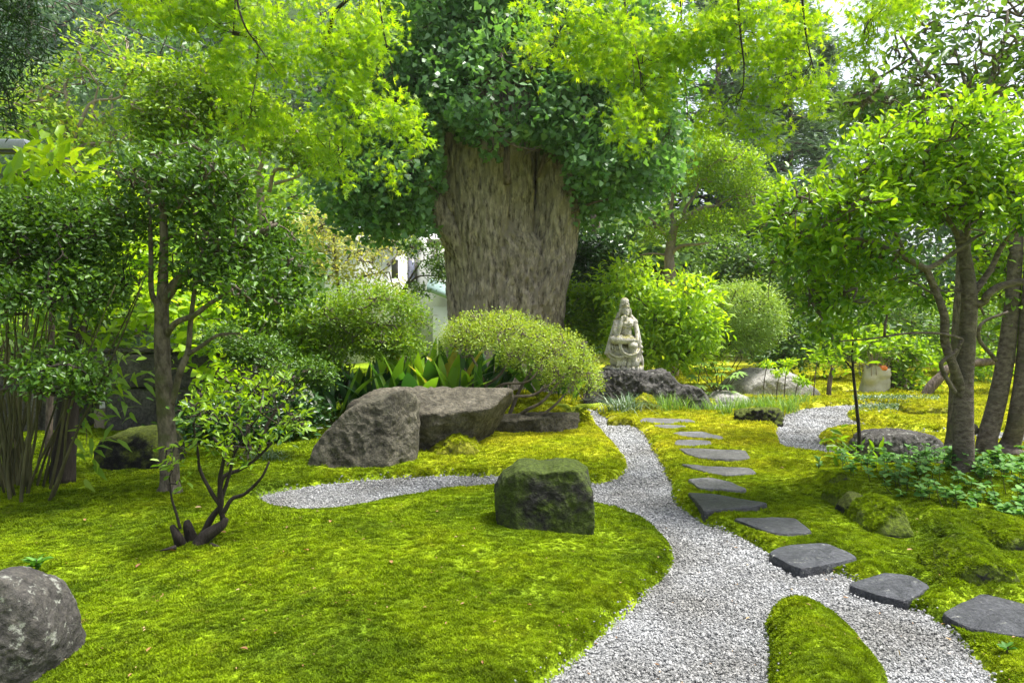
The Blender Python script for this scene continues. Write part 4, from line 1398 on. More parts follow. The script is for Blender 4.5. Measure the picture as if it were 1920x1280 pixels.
plant('clipped_tree', 'small leaved tree with a wide dark clipped crown over thin canes', 'tree', (118, 893),
      [([(118, 905, 6.3), (120, 850, 6.3), (128, 760, 6.3), (140, 660, 6.3), (150, 580, 6.3), (150, 500, 6.3)], 44, 24),
       ([(-60, 740, 5.2), (30, 728, 5.2), (70, 735, 5.2), (130, 745, 5.2), (200, 752, 5.2)], 8, 3), ([(-60, 715, 5.3), (0, 725, 5.3), (60, 725, 5.3), (120, 740, 5.3), (170, 735, 5.3)], 9, 4),
       ([(-60, 590, 5.4), (20, 560, 5.4), (80, 563, 5.4), (150, 570, 5.4)], 8, 3), ([(-60, 545, 5.4), (0, 545, 5.4), (60, 560, 5.4), (120, 572, 5.4)], 7, 3), ([(-50, 600, 5.4), (20, 590, 5.4), (50, 588, 5.4)], 9, 5), ([(-60, 500, 5.4), (0, 500, 5.4), (40, 480, 5.4)], 8, 4)],
      [(60, 420, 110, 70, 5.6), (150, 440, 95, 75, 5.7), (60, 520, 110, 60, 5.5), (190, 510, 60, 60, 5.6), (-20, 450, 80, 80, 5.6), (120, 555, 90, 28, 5.5),
       (130, 700, 70, 30, 5.2), (80, 690, 50, 25, 5.2), (170, 725, 40, 22, 5.2)],
      'glossy', 'dark', n=17000, size=.04, seed=42, width=.5, clump=12, spread=1.5, lower=-.85, fill=.3, gap=.2, gapf=3.5, lump=.35, tw=190, tr=.009, amp=.25, toplight=.2, ds=.95, brkf=.6)
def canes():
    b = G(30, 925); b[2] = 0
    E = thing('bamboo_clump', 'clump of slender upright canes with lance leaves at the shady edge', 'bamboo', b)
    rng = np.random.RandomState(43)
    tips = []
    for k in range(46):
        x0 = 30 + 55 * rng.normal() * .6; d = 5.8 + .35 * rng.normal()
        p0 = P(x0, 925, d); p0[2] = -.02
        lean = (x0 - 20) * 1.3 + 60 * rng.normal()
        top = P(x0 + lean, 480 + 120 * rng.rand(), d + .2 * rng.normal())
        tb = Tubes()
        pts = wiggle(p0, top, rng, 5, .03)
        tb.add(pts, .010 + .004 * rng.rand(), .004, sides=6, step=3)
        tb.put('cane', BK['cane'], E)
        tips.append(pts[3:])
    tips = np.concatenate(tips)
    # big lance leaves on side shoots to the right
    C = np.array([P(*q) for q in ((205, 700, 5.6), (215, 730, 5.5), (225, 690, 5.6), (195, 740, 5.5), (180, 800, 5.5), (160, 780, 5.5), (190, 640, 5.7), (150, 640, 5.8), (235, 660, 5.7), (130, 690, 5.6), (160, 840, 5.4), (120, 620, 5.8), (60, 640, 5.8), (20, 620, 5.7), (200, 600, 5.9), (170, 660, 5.6), (90, 580, 5.8))])
    idx = np.repeat(np.arange(len(C)), 9)
    m = len(idx)
    fo = dict(pos=C[idx] + rng.normal(size=(m, 3)) * .09, axis=np.array((.6, -.25, -.35)) + rng.normal(size=(m, 3)) * .45, normal=np.array((0, -.3, 1.)) + rng.normal(size=(m, 3)) * .4,
              size=.13 + .06 * rng.rand(m), tmpl='blade', width=.26, rnd=np.clip(.25 + .6 * rng.rand(m), 0, 1), C=C, D=C)
    leaf_objects(fo, range(m), LM['bright'], E)
    t2 = Tubes()
    twigs(t2, tips, C, rng, 17, .006, .15, 1)
    t2.put('side_shoots', BK['cane'], E)
canes()
plant('rhododendron_shrub', 'open little shrub rising from a cut stump on the moss lawn', 'shrub', (370, 1022),
      [([(352, 1030, 4.6), (358, 1010, 4.6), (352, 985, 4.58), (351, 975, 4.58)], 34, 10), ([(372, 1025, 4.55), (385, 1005, 4.55), (415, 985, 4.55), (424, 972, 4.55)], 34, 10), ([(340, 1022, 4.55), (332, 1005, 4.5), (322, 985, 4.5)], 22, 10),
       ([(378, 1005, 4.6), (400, 965, 4.6), (415, 945, 4.6), (412, 900, 4.6), (420, 850, 4.55), (400, 820, 4.5)], 13, 5), ([(418, 975, 4.6), (412, 935, 4.6), (418, 895, 4.65), (450, 880, 4.7), (480, 860, 4.7), (510, 830, 4.7)], 11, 4),
       ([(420, 960, 4.55), (435, 935, 4.55), (460, 925, 4.55), (490, 895, 4.5), (505, 865, 4.5)], 9, 4), ([(415, 950, 4.6), (395, 920, 4.6), (375, 880, 4.6), (370, 840, 4.55), (362, 790, 4.5)], 9, 3), ([(338, 990, 4.5), (330, 960, 4.5), (322, 935, 4.5), (318, 900, 4.5)], 6, 3), ([(412, 945, 4.6), (430, 890, 4.65), (440, 850, 4.6), (470, 800, 4.6)], 8, 3), ([(330, 1025, 4.45), (300, 1032, 4.4)], 10, 2), ([(395, 1020, 4.5), (420, 1028, 4.45)], 8, 3)],
      [(370, 770, 45, 50, 4.5, .2), (440, 745, 70, 30, 4.7, .3), (520, 745, 65, 32, 4.8, .3), (555, 790, 35, 30, 4.7, .2), (500, 800, 70, 35, 4.8, .3), (430, 800, 60, 35, 4.6, .25), (345, 850, 30, 40, 4.5, .15), (430, 850, 45, 22, 4.5, .2), (490, 850, 35, 25, 4.6, .2), (325, 900, 24, 32, 4.5, .1)],
      'azalea2', 'dark', n=780, size=.055, seed=44, width=.36, tmpl='oval', clump=8, spread=.6, lower=-.5, fill=.4, out=1.0, up=.7, gap=.1, gapf=5, tw=120, tr=.006, parts=300, amp=.28, sides=8, rough=.25, trunk_name='stump_and_stems', ds=.925, brk=0)
plant('round_shrub', 'rounded dark small leaved shrub between the glossy tree and the big boulder', 'shrub', (470, 860, 7.2),
      [([(470, 865, 7.2), (465, 800, 7.2), (480, 720, 7.2), (490, 660, 7.2)], 10, 5), ([(480, 850, 7.2), (510, 780, 7.2), (560, 730, 7.1)], 8, 4)],
      [(490, 635, 75, 42, 7.2), (560, 690, 62, 40, 7.0), (430, 640, 45, 35, 7.2), (600, 700, 30, 25, 7.0)], 'glossy', 'brown', n=7500, size=.036, seed=45, width=.5, clump=12, spread=1.4, lower=-.7, fill=.3, tw=90, tr=.006, gap=.08, gapf=4)
plant('broadleaf_shrub', 'shrub with large bright lime leaves catching light behind the glossy tree', 'shrub', (380, 850, 8.3), [],
      [(380, 620, 60, 80, 8.4), (340, 560, 50, 50, 8.6), (430, 560, 60, 40, 8.8), (270, 600, 50, 30, 8.8), (400, 720, 50, 50, 8.2), (260, 520, 60, 50, 9)], 'lime', 'brown', n=1300, size=.13, seed=46, width=.6, clump=6, spread=1.0, tw=45, tr=.01, parts=200, gap=.1)
plant('large_leaved_tree', 'sunlit shrub with long pale green leaves above the clipped crown', 'shrub', (90, 870, 7.2),
      [([(90, 875, 7.2), (95, 700, 7.2), (100, 500, 7.2), (105, 380, 7.2)], 14, 8)],
      [(100, 335, 70, 40, 7.0), (170, 370, 60, 45, 7.0), (40, 355, 50, 35, 7.1), (200, 420, 45, 50, 7.2)], 'lime', 'brown', n=620, size=.19, seed=47, width=.36, clump=7, spread=.7, lower=-.6, tw=45, tr=.01, parts=300, up=.7, out=1.1, droop=.2)
plant('rhododendron_tree', 'old rhododendron with twisting pale limbs and rounded crown behind the glossy tree', 'tree', (470, 800, 10.0),
      [([(500, 820, 10), (505, 600, 10), (490, 400, 10), (488, 330, 10)], 18, 14), ([(488, 335, 10), (465, 300, 10), (450, 260, 10), (440, 215, 10)], 12, 5), ([(488, 330, 10), (450, 305, 10), (410, 285, 10), (370, 250, 10)], 9, 4), ([(485, 325, 10), (492, 300, 10), (480, 270, 10), (470, 220, 10)], 8, 4),
       ([(505, 360, 10), (515, 320, 9.9), (545, 315, 9.9), (550, 270, 9.9)], 8, 4), ([(515, 345, 9.9), (560, 330, 9.8), (590, 300, 9.8)], 6, 3)],
      [(360, 200, 95, 70, 10), (300, 220, 40, 45, 10), (430, 215, 90, 65, 10), (500, 250, 70, 40, 10.2), (550, 270, 50, 45, 9.8), (590, 290, 40, 40, 9.8), (320, 260, 55, 40, 9.9), (400, 150, 50, 40, 10)],
      'azalea2', 'pale', n=11000, size=.075, seed=48, width=.45, clump=10, spread=1.3, lower=-.55, fill=.3, gap=.1, tw=140, tr=.013, amp=.25)
plant('dark_conifer', 'dark green conifer boughs reaching in beside the power lines', 'tree', (-160, 760, 7.5),
      [([(-160, 830, 7.5), (-150, 500, 7.5), (-140, 100, 7.5), (-135, -300, 7.5)], 70, 40)],
      [(10, 40, 75, 50, 7.0), (20, 110, 60, 40, 7.0), (-30, 170, 75, 45, 7.1), (-60, 60, 80, 120, 7.2), (50, 20, 40, 30, 6.9), (0, 215, 40, 18, 7.0), (40, -190, 190, 80, 7.0, 1.3), (260, -260, 170, 70, 6.6, 1.2), (-200, -120, 150, 120, 7.2, 1.3), (150, -330, 200, 80, 5.6, 1.3)], 'dkcon', 'dark', n=24000, size=.085, tmpl='dia', seed=49, width=.2, clump=16, spread=1.0, lower=-1, fill=.5, up=.4, droop=.35, tw=60, tr=.015, gap=.1)  # topmost blobs are out of view, added to cast shade on the left
plant('orange_tinged_tree', 'pale limbed tree with yellow and orange tinged leaves under the power lines', 'tree', (140, 700, 15),
      [([(130, 745, 15), (130, 500, 15), (128, 290, 15), (125, 240, 15), (128, 200, 15), (122, 170, 15)], 14, 6), ([(130, 300, 15), (150, 275, 15), (200, 268, 15), (250, 262, 15)], 8, 4), ([(128, 290, 15), (160, 210, 15), (180, 190, 15), (225, 182, 15), (240, 140, 15)], 7, 4), ([(170, 230, 15), (175, 200, 15), (185, 160, 15)], 6, 3), ([(190, 235, 15), (210, 205, 15), (205, 185, 15)], 5, 3)],
      [(200, 90, 50, 45, 15), (240, 150, 50, 50, 15), (150, 135, 40, 25, 15), (90, 150, 35, 20, 15), (60, 210, 70, 40, 15), (140, 230, 70, 45, 15), (230, 240, 45, 30, 15), (50, 250, 50, 30, 15), (170, 290, 90, 35, 15)],
      'orange', 'pale', n=4600, size=.12, tmpl='dia', seed=50, width=.55, clump=10, spread=1.2, lower=-.7, fill=.5, gap=.2, gapf=1.2, tw=110, tr=.025)
plant('pinkish_tree', 'airy tree with pale pinkish new leaves before the white house', 'tree', (640, 720, 18),
      [([(640, 720, 18), (640, 600, 18), (630, 500, 18), (625, 430, 18)], 9, 4), ([(640, 560, 18), (680, 520, 18), (730, 510, 18)], 5, 2)],
      [(610, 440, 50, 45, 18), (640, 480, 55, 40, 18), (680, 525, 40, 18, 18), (590, 420, 40, 40, 18.5), (705, 470, 50, 40, 18), (740, 560, 45, 25, 18), (600, 500, 40, 40, 18)], 'pink', 'grey', n=4000, size=.11, tmpl='dia', seed=51, width=.5, clump=9, spread=1.3, gap=.16, tw=80, tr=.02, fill=.5)
plant('layered_tree', 'small layered pine like tree before the house window', 'tree', (800, 720, 17),
      [([(770, 730, 17), (755, 600, 17), (750, 560, 17), (770, 520, 17), (790, 490, 17)], 7, 3), ([(752, 560, 17), (780, 520, 17), (830, 518, 17)], 5, 2)],
      [(775, 465, 25, 10, 17), (815, 500, 28, 14, 17), (830, 520, 25, 10, 17), (785, 545, 25, 8, 17), (820, 470, 15, 10, 17)], 'mid', 'grey', n=2200, size=.1, tmpl='dia', seed=52, width=.4, clump=9, tw=40, tr=.018, fill=.5)
plant('azalea_shrub', 'round green azalea with fine dark stems behind the broad leaves', 'shrub', (680, 805, 9.3), [],
      [(680, 600, 105, 70, 9.3), (740, 620, 70, 60, 9.2), (610, 620, 50, 55, 9.3), (700, 660, 80, 30, 9.2)], 'azalea2', 'brown', n=24000, size=.045, tmpl='dia', seed=53, width=.45, clump=10, spread=1.6, lower=-.45, fill=.3, tw=200, tr=.011, amp=.22, gap=.08, gapf=3, toplight=.35, up=.5)
plant('domed_azalea', 'low domed azalea clipped smooth over a tangle of bare twisting branches', 'shrub', (960, 790, 9.0),
      [([(940, 795, 8.9), (920, 745, 8.9), (900, 700, 8.8), (880, 660, 8.8)], 9, 4), ([(960, 795, 8.9), (930, 770, 8.7), (960, 745, 8.6), (1000, 740, 8.6), (1040, 715, 8.7)], 9, 4), ([(950, 795, 8.9), (985, 770, 8.6), (1020, 750, 8.5), (1060, 700, 8.6)], 8, 4), ([(930, 795, 8.9), (905, 735, 8.9), (940, 700, 8.7), (960, 660, 8.7)], 8, 3), ([(970, 795, 8.8), (1010, 780, 8.5), (1045, 755, 8.5), (1075, 715, 8.6)], 7, 3), ([(950, 790, 9), (975, 730, 9), (1000, 690, 9), (1030, 650, 9)], 8, 3), ([(900, 790, 9), (890, 730, 9), (870, 690, 9)], 7, 3), ([(920, 735, 8.8), (945, 720, 8.7), (990, 715, 8.6), (1020, 680, 8.7)], 6, 3)],
      [(895, 645, 68, 55, 9.1, .7), (950, 645, 88, 56, 9.0, .9), (1025, 680, 84, 62, 8.95, .85), (1072, 718, 54, 52, 8.85, .6)], 'azalea', 'twig', n=26000, size=.032, tmpl='dia', seed=54, width=.5, clump=10, spread=1.5, lower=-.12, fill=.08, lump=.05, tw=300, tr=.009, amp=.32, toplight=.3, up=.55, sub=3, brk=0)

def aspidistra():
    b = P(780, 790, 9.1); b[2] = 0
    E = thing('aspidistra_clump', 'dense clump of tall broad lance shaped leaves behind the boulders', 'plant', b)
    rng = np.random.RandomState(55)
    def blade(bend, w, lev):
        n = 9
        t = np.linspace(0, 1, n)
        wid = w * np.clip(np.sin(np.pi * np.clip((t - .12) / .88, 0, 1) ** .85), 0.05, 1) ** .8
        wid[0] = wid[1] = .006; wid[-1] = .002
        x = bend * t ** 2.2
        z = t - .35 * bend * t ** 2.5
        V = np.concatenate([np.column_stack([x + .02 * wid / w, -wid, z]), np.column_stack([x - .0, np.zeros(n), z]), np.column_stack([x + .02 * wid / w, wid, z])])
        f = []
        for i in range(n - 1):
            f += [(i, i + 1, n + i + 1), (i, n + i + 1, n + i), (n + i, n + i + 1, 2 * n + i + 1), (n + i, 2 * n + i + 1, 2 * n + i)]
        m = mesh_np('leaf', V, f, np.full(len(V), lev), True)
        m.materials.append(LM['asp'])
        return m
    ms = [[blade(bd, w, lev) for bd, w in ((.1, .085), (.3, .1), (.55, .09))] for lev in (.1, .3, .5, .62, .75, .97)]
    for k in range(190):
        if k < 95:
            px, d = 600 + 320 * rng.rand(), 8.6 + 1.0 * rng.rand()
        elif k < 150:
            px, d = 720 + 150 * rng.rand(), 8.5 + .6 * rng.rand()
        else:
            px, d = 890 + 190 * rng.rand(), 9.3 + .5 * rng.rand()
        q = P(px, 760, d); q[2] = max(.2, float(ground_h([q[:2]], False)[0]) - .02)
        L_ = .62 + .32 * rng.rand() + (.12 if 720 < px < 860 else 0)
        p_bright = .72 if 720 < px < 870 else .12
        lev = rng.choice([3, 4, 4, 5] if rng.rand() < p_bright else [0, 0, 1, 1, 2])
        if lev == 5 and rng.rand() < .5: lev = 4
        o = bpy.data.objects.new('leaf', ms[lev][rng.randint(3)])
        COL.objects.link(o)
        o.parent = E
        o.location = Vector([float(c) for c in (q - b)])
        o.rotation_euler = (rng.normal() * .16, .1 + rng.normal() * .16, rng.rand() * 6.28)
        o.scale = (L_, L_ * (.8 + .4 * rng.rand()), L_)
aspidistra()

for lb, base, bl, lf, n, sz, sd in (
    ('leafy bush with broad pale leaves against the railing', (180, 850, 9.2), [(180, 600, 80, 60, 9.3), (90, 640, 70, 60, 9.3), (230, 545, 60, 45, 9.5)], 'bright', 2600, .1, 141),
    ('bright bush filling the space behind the round dark shrub', (480, 840, 8.6), [(470, 590, 80, 50, 9.4), (540, 600, 60, 60, 9.4), (410, 640, 60, 60, 9.2), (560, 680, 60, 50, 9.0)], 'bright', 4200, .09, 142),
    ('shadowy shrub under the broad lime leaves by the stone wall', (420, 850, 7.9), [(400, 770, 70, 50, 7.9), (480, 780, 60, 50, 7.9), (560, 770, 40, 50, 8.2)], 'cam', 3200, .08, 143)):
    plant('wall_shrub', lb, 'shrub', base, [], bl, lf, 'brown', n=n, size=sz, seed=sd, width=.45, clump=8, spread=1.3, lower=-.8, tw=50, tr=.01, gap=.12)
# ------------------------------------------------------------------ right side
plant('smooth_barked_tree', 'smooth barked tree with forking limbs and broad shining leaf crown over the trailing leaves', 'tree', (1802, 905),
      [([(1802, 915, 6.35), (1806, 850, 6.35), (1806, 760, 6.35), (1812, 650, 6.35), (1818, 560, 6.3), (1812, 500, 6.3), (1800, 440, 6.3)], 40, 20),
       ([(1806, 810, 6.42), (1804, 770, 6.38), (1798, 720, 6.3), (1785, 680, 6.22), (1772, 640, 6.2), (1770, 590, 6.15), (1752, 540, 6.15), (1735, 500, 6.1)], 20, 12), ([(1736, 505, 6.1), (1700, 485, 6.05), (1660, 465, 6.0), (1620, 450, 5.95), (1570, 445, 5.9)], 13, 5),
       ([(1736, 505, 6.1), (1765, 490, 6.1), (1800, 465, 6.05), (1830, 445, 6.0)], 10, 6), ([(1785, 680, 6.25), (1800, 645, 6.2), (1802, 635, 6.2), (1760, 625, 6.1), (1700, 625, 6.05), (1630, 635, 6.0), (1560, 640, 5.95)], 7, 2.5),
       ([(1790, 735, 6.2), (1770, 700, 6.15), (1765, 680, 6.1), (1785, 665, 6.1), (1795, 655, 6.1)], 9, 6), ([(1822, 575, 6.3), (1845, 565, 6.25), (1852, 552, 6.2), (1880, 535, 6.2), (1940, 525, 6.1)], 16, 12),
       ([(1818, 560, 6.3), (1840, 530, 6.3), (1860, 500, 6.3), (1880, 460, 6.3), (1920, 420, 6.3)], 14, 7), ([(1800, 450, 6.3), (1770, 400, 6.2), (1730, 370, 6.1)], 10, 5), ([(1805, 460, 6.3), (1820, 400, 6.3), (1815, 340, 6.3)], 12, 5), ([(1700, 485, 6.05), (1680, 440, 6.0), (1640, 400, 6.0)], 7, 3)],
      [(1560, 390, 100, 70, 5.9), (1640, 330, 115, 80, 6.0), (1740, 275, 125, 80, 6.1), (1860, 265, 115, 85, 6.2), (1960, 330, 100, 110, 6.2), (1520, 450, 60, 50, 5.9), (1620, 470, 100, 50, 6.2), (1720, 400, 100, 40, 6.2), (1880, 390, 90, 45, 6.2), (1490, 480, 50, 40, 5.9), (1460, 430, 40, 30, 5.9), (1580, 560, 75, 35, 6.2), (1680, 540, 60, 30, 6.4), (1550, 625, 45, 18, 6.0)],
      'rhodo', 'taupe', n=12500, size=.068, seed=61, width=.42, clump=7, spread=.75, lower=-.6, fill=.25, gap=.12, gapf=2.2, up=.65, out=1.0, tw=230, tr=.012, amp=.25, parts=300, sides=14, toplight=.55, ds=.9, brkf=.55)
plant('twin_trunked_tree', 'two smooth trunks leaning apart from one swollen root beside the pale gravel', 'tree', (1865, 850),
      [([(1858, 855, 7.6), (1850, 830, 7.6), (1862, 780, 7.6), (1880, 700, 7.6), (1895, 600, 7.6), (1905, 450, 7.6), (1905, 300, 7.6)], 38, 20), ([(1875, 855, 7.6), (1895, 830, 7.6), (1908, 780, 7.5), (1918, 700, 7.5), (1926, 600, 7.5), (1940, 400, 7.5)], 36, 20), ([(1815, 850, 7.7), (1850, 848, 7.6), (1890, 850, 7.5), (1915, 852, 7.55)], 20, 20), ([(1868, 675, 7.55), (1838, 640, 7.5), (1836, 615, 7.45), (1850, 600, 7.45), (1890, 585, 7.4)], 8, 5), ([(1845, 590, 7.4), (1832, 560, 7.4)], 5, 3)],
      [(1880, 560, 60, 40, 7.8), (1930, 480, 70, 60, 7.8), (1840, 480, 60, 50, 8), (1960, 600, 60, 60, 7.7)], 'rhodo', 'taupe', n=1600, size=.1, seed=62, width=.42, clump=7, spread=.8, tw=50, tr=.012, sides=12, ds=.95)
plant('grey_trunk_tree', 'grey tree trunk rising straight just behind the smooth barked tree', 'tree', (1795, 838, 7.9),
      [([(1785, 850, 7.9), (1790, 820, 7.9), (1795, 740, 7.9), (1800, 600, 7.9), (1808, 450, 7.9), (1815, 300, 7.9), (1818, 230, 8.0)], 32, 16), ([(1816, 260, 8), (1780, 190, 8.2), (1730, 130, 8.4), (1690, 70, 8.6)], 12, 4), ([(1817, 250, 8), (1850, 170, 8.2), (1880, 90, 8.4), (1890, 20, 8.6)], 12, 4), ([(1817, 240, 8), (1812, 170, 8.3), (1790, 90, 8.6)], 9, 4), ([(1790, 835, 7.85), (1765, 845, 7.8), (1745, 850, 7.75)], 20, 8), ([(1805, 810, 7.8), (1822, 800, 7.75), (1828, 812, 7.7)], 20, 14)],
      [(1700, 190, 110, 60, 8.6), (1800, 160, 130, 80, 8.6), (1900, 130, 110, 110, 8.6), (1640, 220, 70, 45, 8.7), (1720, 80, 100, 60, 8.8), (1860, 40, 120, 60, 8.8), (1960, 60, 90, 90, 8.6)], 'mid', 'grey', n=2800, size=.11, seed=63, width=.4, clump=7, spread=.9, lower=-.6, gap=.28, gapf=1.6, tw=190, tr=.016, amp=.25, toplight=.3, sides=12, ds=.95)
plant('lime_bush', 'bright lime green leafy bush growing behind the seated stone figure', 'shrub', (1250, 735, 13.2), [],
      [(1230, 570, 90, 70, 13.2), (1180, 560, 55, 60, 13.4), (1280, 620, 60, 65, 13.0), (1230, 650, 80, 45, 13.1), (1160, 630, 40, 60, 13.4)], 'lime', 'cane', n=8500, size=.13, tmpl='blade', seed=64, width=.34, clump=10, spread=1.0, lower=-.8, fill=.25, tw=110, tr=.012, droop=.25, up=.6, out=1.0, amp=.1)
plant('round_bamboo', 'rounded clipped clump of fine leaved bamboo on slender stems', 'bamboo', (1390, 735, 13.8), [],
      [(1395, 592, 70, 58, 13.8), (1385, 630, 50, 30, 13.7)], 'bamboo', 'cane', n=17000, size=.065, tmpl='dia', seed=65, width=.3, clump=12, spread=1.5, lower=-.7, fill=.1, lump=.03, tw=170, tr=.012, sub=1, amp=.08, droop=.2, toplight=.4, brk=0)
plant('camellia_tree', 'dark glossy camellia close beside the ginkgo trunk', 'tree', (1110, 740, 15.2), [([(1110, 740, 15.2), (1108, 600, 15.2), (1112, 480, 15.2)], 6, 3)],
      [(1110, 460, 50, 60, 15.2), (1100, 530, 45, 50, 15), (1150, 500, 40, 45, 15.6), (1090, 600, 40, 40, 15)], 'cam', 'dark', n=6000, size=.11, seed=66, width=.5, clump=10, spread=1.3, lower=-.8, tw=50, tr=.02)
plant('yellow_green_shrub', 'airy yellow green shrub filling the gap beside the ginkgo trunk', 'shrub', (1100, 745, 13.9), [],
      [(1095, 620, 45, 60, 13.9), (1130, 590, 40, 60, 13.9), (1080, 560, 28, 40, 14)], 'bright', 'brown', n=5000, size=.09, seed=67, width=.45, clump=9, spread=1.2, gap=.12, tw=60, tr=.012)
plant('cloud_pruned_tree', 'cloud pruned tree with pale twisting limbs and tiered lime pads', 'tree', (1258, 700, 17),
      [([(1262, 720, 17), (1258, 540, 17), (1255, 480, 17), (1262, 440, 17), (1268, 415, 17)], 24, 13), ([(1266, 425, 17), (1258, 395, 17), (1262, 365, 17), (1255, 340, 17)], 9, 5), ([(1268, 420, 17), (1285, 408, 16.9), (1305, 395, 16.8), (1320, 388, 16.8), (1345, 385, 16.8), (1370, 372, 16.8)], 9, 4), ([(1282, 410, 17), (1285, 390, 16.9), (1300, 370, 16.8), (1310, 345, 16.8)], 7, 3), ([(1255, 480, 17), (1275, 462, 16.8), (1310, 458, 16.6), (1330, 455, 16.6)], 8, 3), ([(1248, 440, 17), (1225, 415, 17.1), (1200, 395, 17.2)], 5, 2), ([(1255, 480, 17), (1225, 475, 17), (1200, 478, 17)], 5, 2)],
      [(1290, 283, 75, 24, 17), (1365, 312, 60, 25, 16.8), (1405, 362, 48, 23, 16.7), (1300, 345, 60, 16, 17), (1340, 425, 62, 21, 16.7), (1232, 446, 28, 11, 17), (1238, 320, 40, 24, 17.2), (1400, 398, 28, 10, 16.7)], 'bright', 'pale', n=17000, size=.085, tmpl='dia', seed=68, width=.45, clump=11, spread=1.3, lower=-.3, fill=.2, lump=.14, tw=110, tr=.02, toplight=.6, gap=.03, brk=0)
for lb, base, bl, lf, n, sz, sd in (
    ('medium green shrub under the cloud pruned tree', (1370, 700, 18.5), [(1370, 490, 70, 45, 18.5), (1330, 520, 50, 40, 18.5), (1420, 510, 45, 40, 18.3)], 'mid', 4200, .14, 69),
    ('dusky green shrub with bluish leaves behind the big pale boulder', (1495, 740, 15.5), [(1490, 610, 45, 50, 15.5), (1470, 660, 40, 45, 15.2), (1520, 650, 35, 50, 15.5)], 'mid', 3600, .1, 70),
    ('loose broad leaved bush behind the tied sack', (1620, 735, 16.5), [(1600, 600, 70, 70, 16.5), (1560, 640, 40, 60, 16.5), (1680, 590, 70, 60, 17)], 'mid', 4200, .13, 71),
    ('pale green bush far beyond the twin trunks', (1800, 730, 18), [(1760, 620, 80, 60, 18), (1860, 610, 80, 70, 18), (1820, 680, 60, 25, 16), (1930, 640, 60, 60, 17.5)], 'bright', 5200, .14, 72),
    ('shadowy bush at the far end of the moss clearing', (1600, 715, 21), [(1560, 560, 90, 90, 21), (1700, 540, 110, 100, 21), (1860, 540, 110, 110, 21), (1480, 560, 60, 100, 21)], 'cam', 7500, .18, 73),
    ('leafy bush with yellow tips left of the round bamboo', (1310, 730, 15), [(1320, 640, 35, 60, 15), (1300, 560, 45, 50, 15.5)], 'azalea2', 2400, .1, 74)):
    plant('garden_shrub', lb, 'shrub', base, [], bl, lf, 'brown', n=n, size=sz, seed=sd, width=.45, clump=9, spread=1.3, lower=-.8, tw=45, tr=.015, gap=.06)
plant('gnarled_tree', 'gnarled thick rooted trunk with thin leafy shoots beside the sack', 'tree', (1682, 735, 14.2),
      [([(1672, 742, 14.2), (1678, 715, 14.2), (1674, 690, 14.2), (1672, 665, 14.2)], 34, 18), ([(1690, 742, 14.1), (1692, 715, 14.1), (1688, 690, 14.1), (1690, 680, 14.1)], 22, 12), ([(1668, 730, 14.1), (1652, 742, 14), (1640, 746, 13.9)], 12, 5), ([(1690, 735, 14.1), (1705, 742, 14)], 14, 6), ([(1675, 690, 14.2), (1655, 665, 14), (1640, 640, 13.9)], 7, 3), ([(1670, 730, 14.1), (1658, 705, 14), (1650, 670, 14)], 7, 4)],
      [(1660, 650, 45, 25, 13.9), (1710, 690, 35, 40, 13.6), (1620, 650, 40, 25, 13.8), (1720, 730, 20, 20, 13.4)], 'bright', 'brown', n=1700, size=.12, seed=75, width=.4, clump=7, spread=.9, tw=50, tr=.012, rough=.3)
plant('leaning_tree', 'dark trunk leaning low towards the right over the moss', 'tree', (1738, 742, 13.0),
      [([(1732, 748, 13), (1745, 725, 13), (1765, 705, 13), (1780, 690, 13), (1830, 680, 13.2), (1920, 672, 13.4), (2020, 650, 13.6)], 20, 12)],
      [(1880, 620, 60, 40, 13.4), (1960, 620, 60, 50, 13.6)], 'mid', 'brown', n=1500, size=.12, seed=76, width=.4, clump=8, tw=30, tr=.012)
plant('leaning_trunk_tree', 'slanting bare trunk leaning behind the round bamboo', 'tree', (1462, 725, 15.8), [([(1445, 735, 15.8), (1462, 640, 15.8), (1480, 600, 15.8), (1500, 560, 15.8)], 16, 10)], [(1500, 520, 50, 45, 15.8)], 'mid', 'brown', n=1200, size=.12, seed=77, width=.45, clump=8, tw=20)
plant('sapling', 'thin dark stemmed sapling with a few leaf tufts beside the pitted boulder', 'tree', (1609, 868),
      [([(1609, 880, 7.1), (1611, 820, 7.1), (1606, 760, 7.1), (1600, 700, 7.1), (1598, 650, 7.1), (1596, 600, 7.1)], 8, 3), ([(1600, 695, 7.1), (1588, 680, 7.1), (1575, 670, 7.0)], 4, 2)],
      [(1575, 670, 40, 16, 7.0), (1600, 640, 30, 16, 7.1), (1612, 855, 28, 14, 7.0), (1585, 835, 20, 10, 7)], 'bright', 'dark', n=210, size=.1, seed=78, width=.34, clump=6, spread=.6, tw=16, tr=.005, parts=210, amp=.12, ds=.94, brk=0)
plant('young_plant', 'slender young plant with feathery leaf whorls beside the big pale boulder', 'plant', (1570, 742, 13), [([(1553, 745, 12.9), (1556, 715, 12.9), (1561, 690, 12.9)], 9, 7)], [(1565, 680, 16, 12, 12.9)], 'bright', 'brown', n=60, size=.12, seed=79, width=.3, clump=6, tw=5, trunk_name='stake')
WL = ['middling whorled plant in front of the big pale boulder', 'tall whorled plant where grass meets the pale boulder', 'shortest whorled plant low in the grass before the pale boulder', 'tall whorled plant close against the face of the pale boulder', 'tallest whorled plant standing clear at the end of the pale boulder']
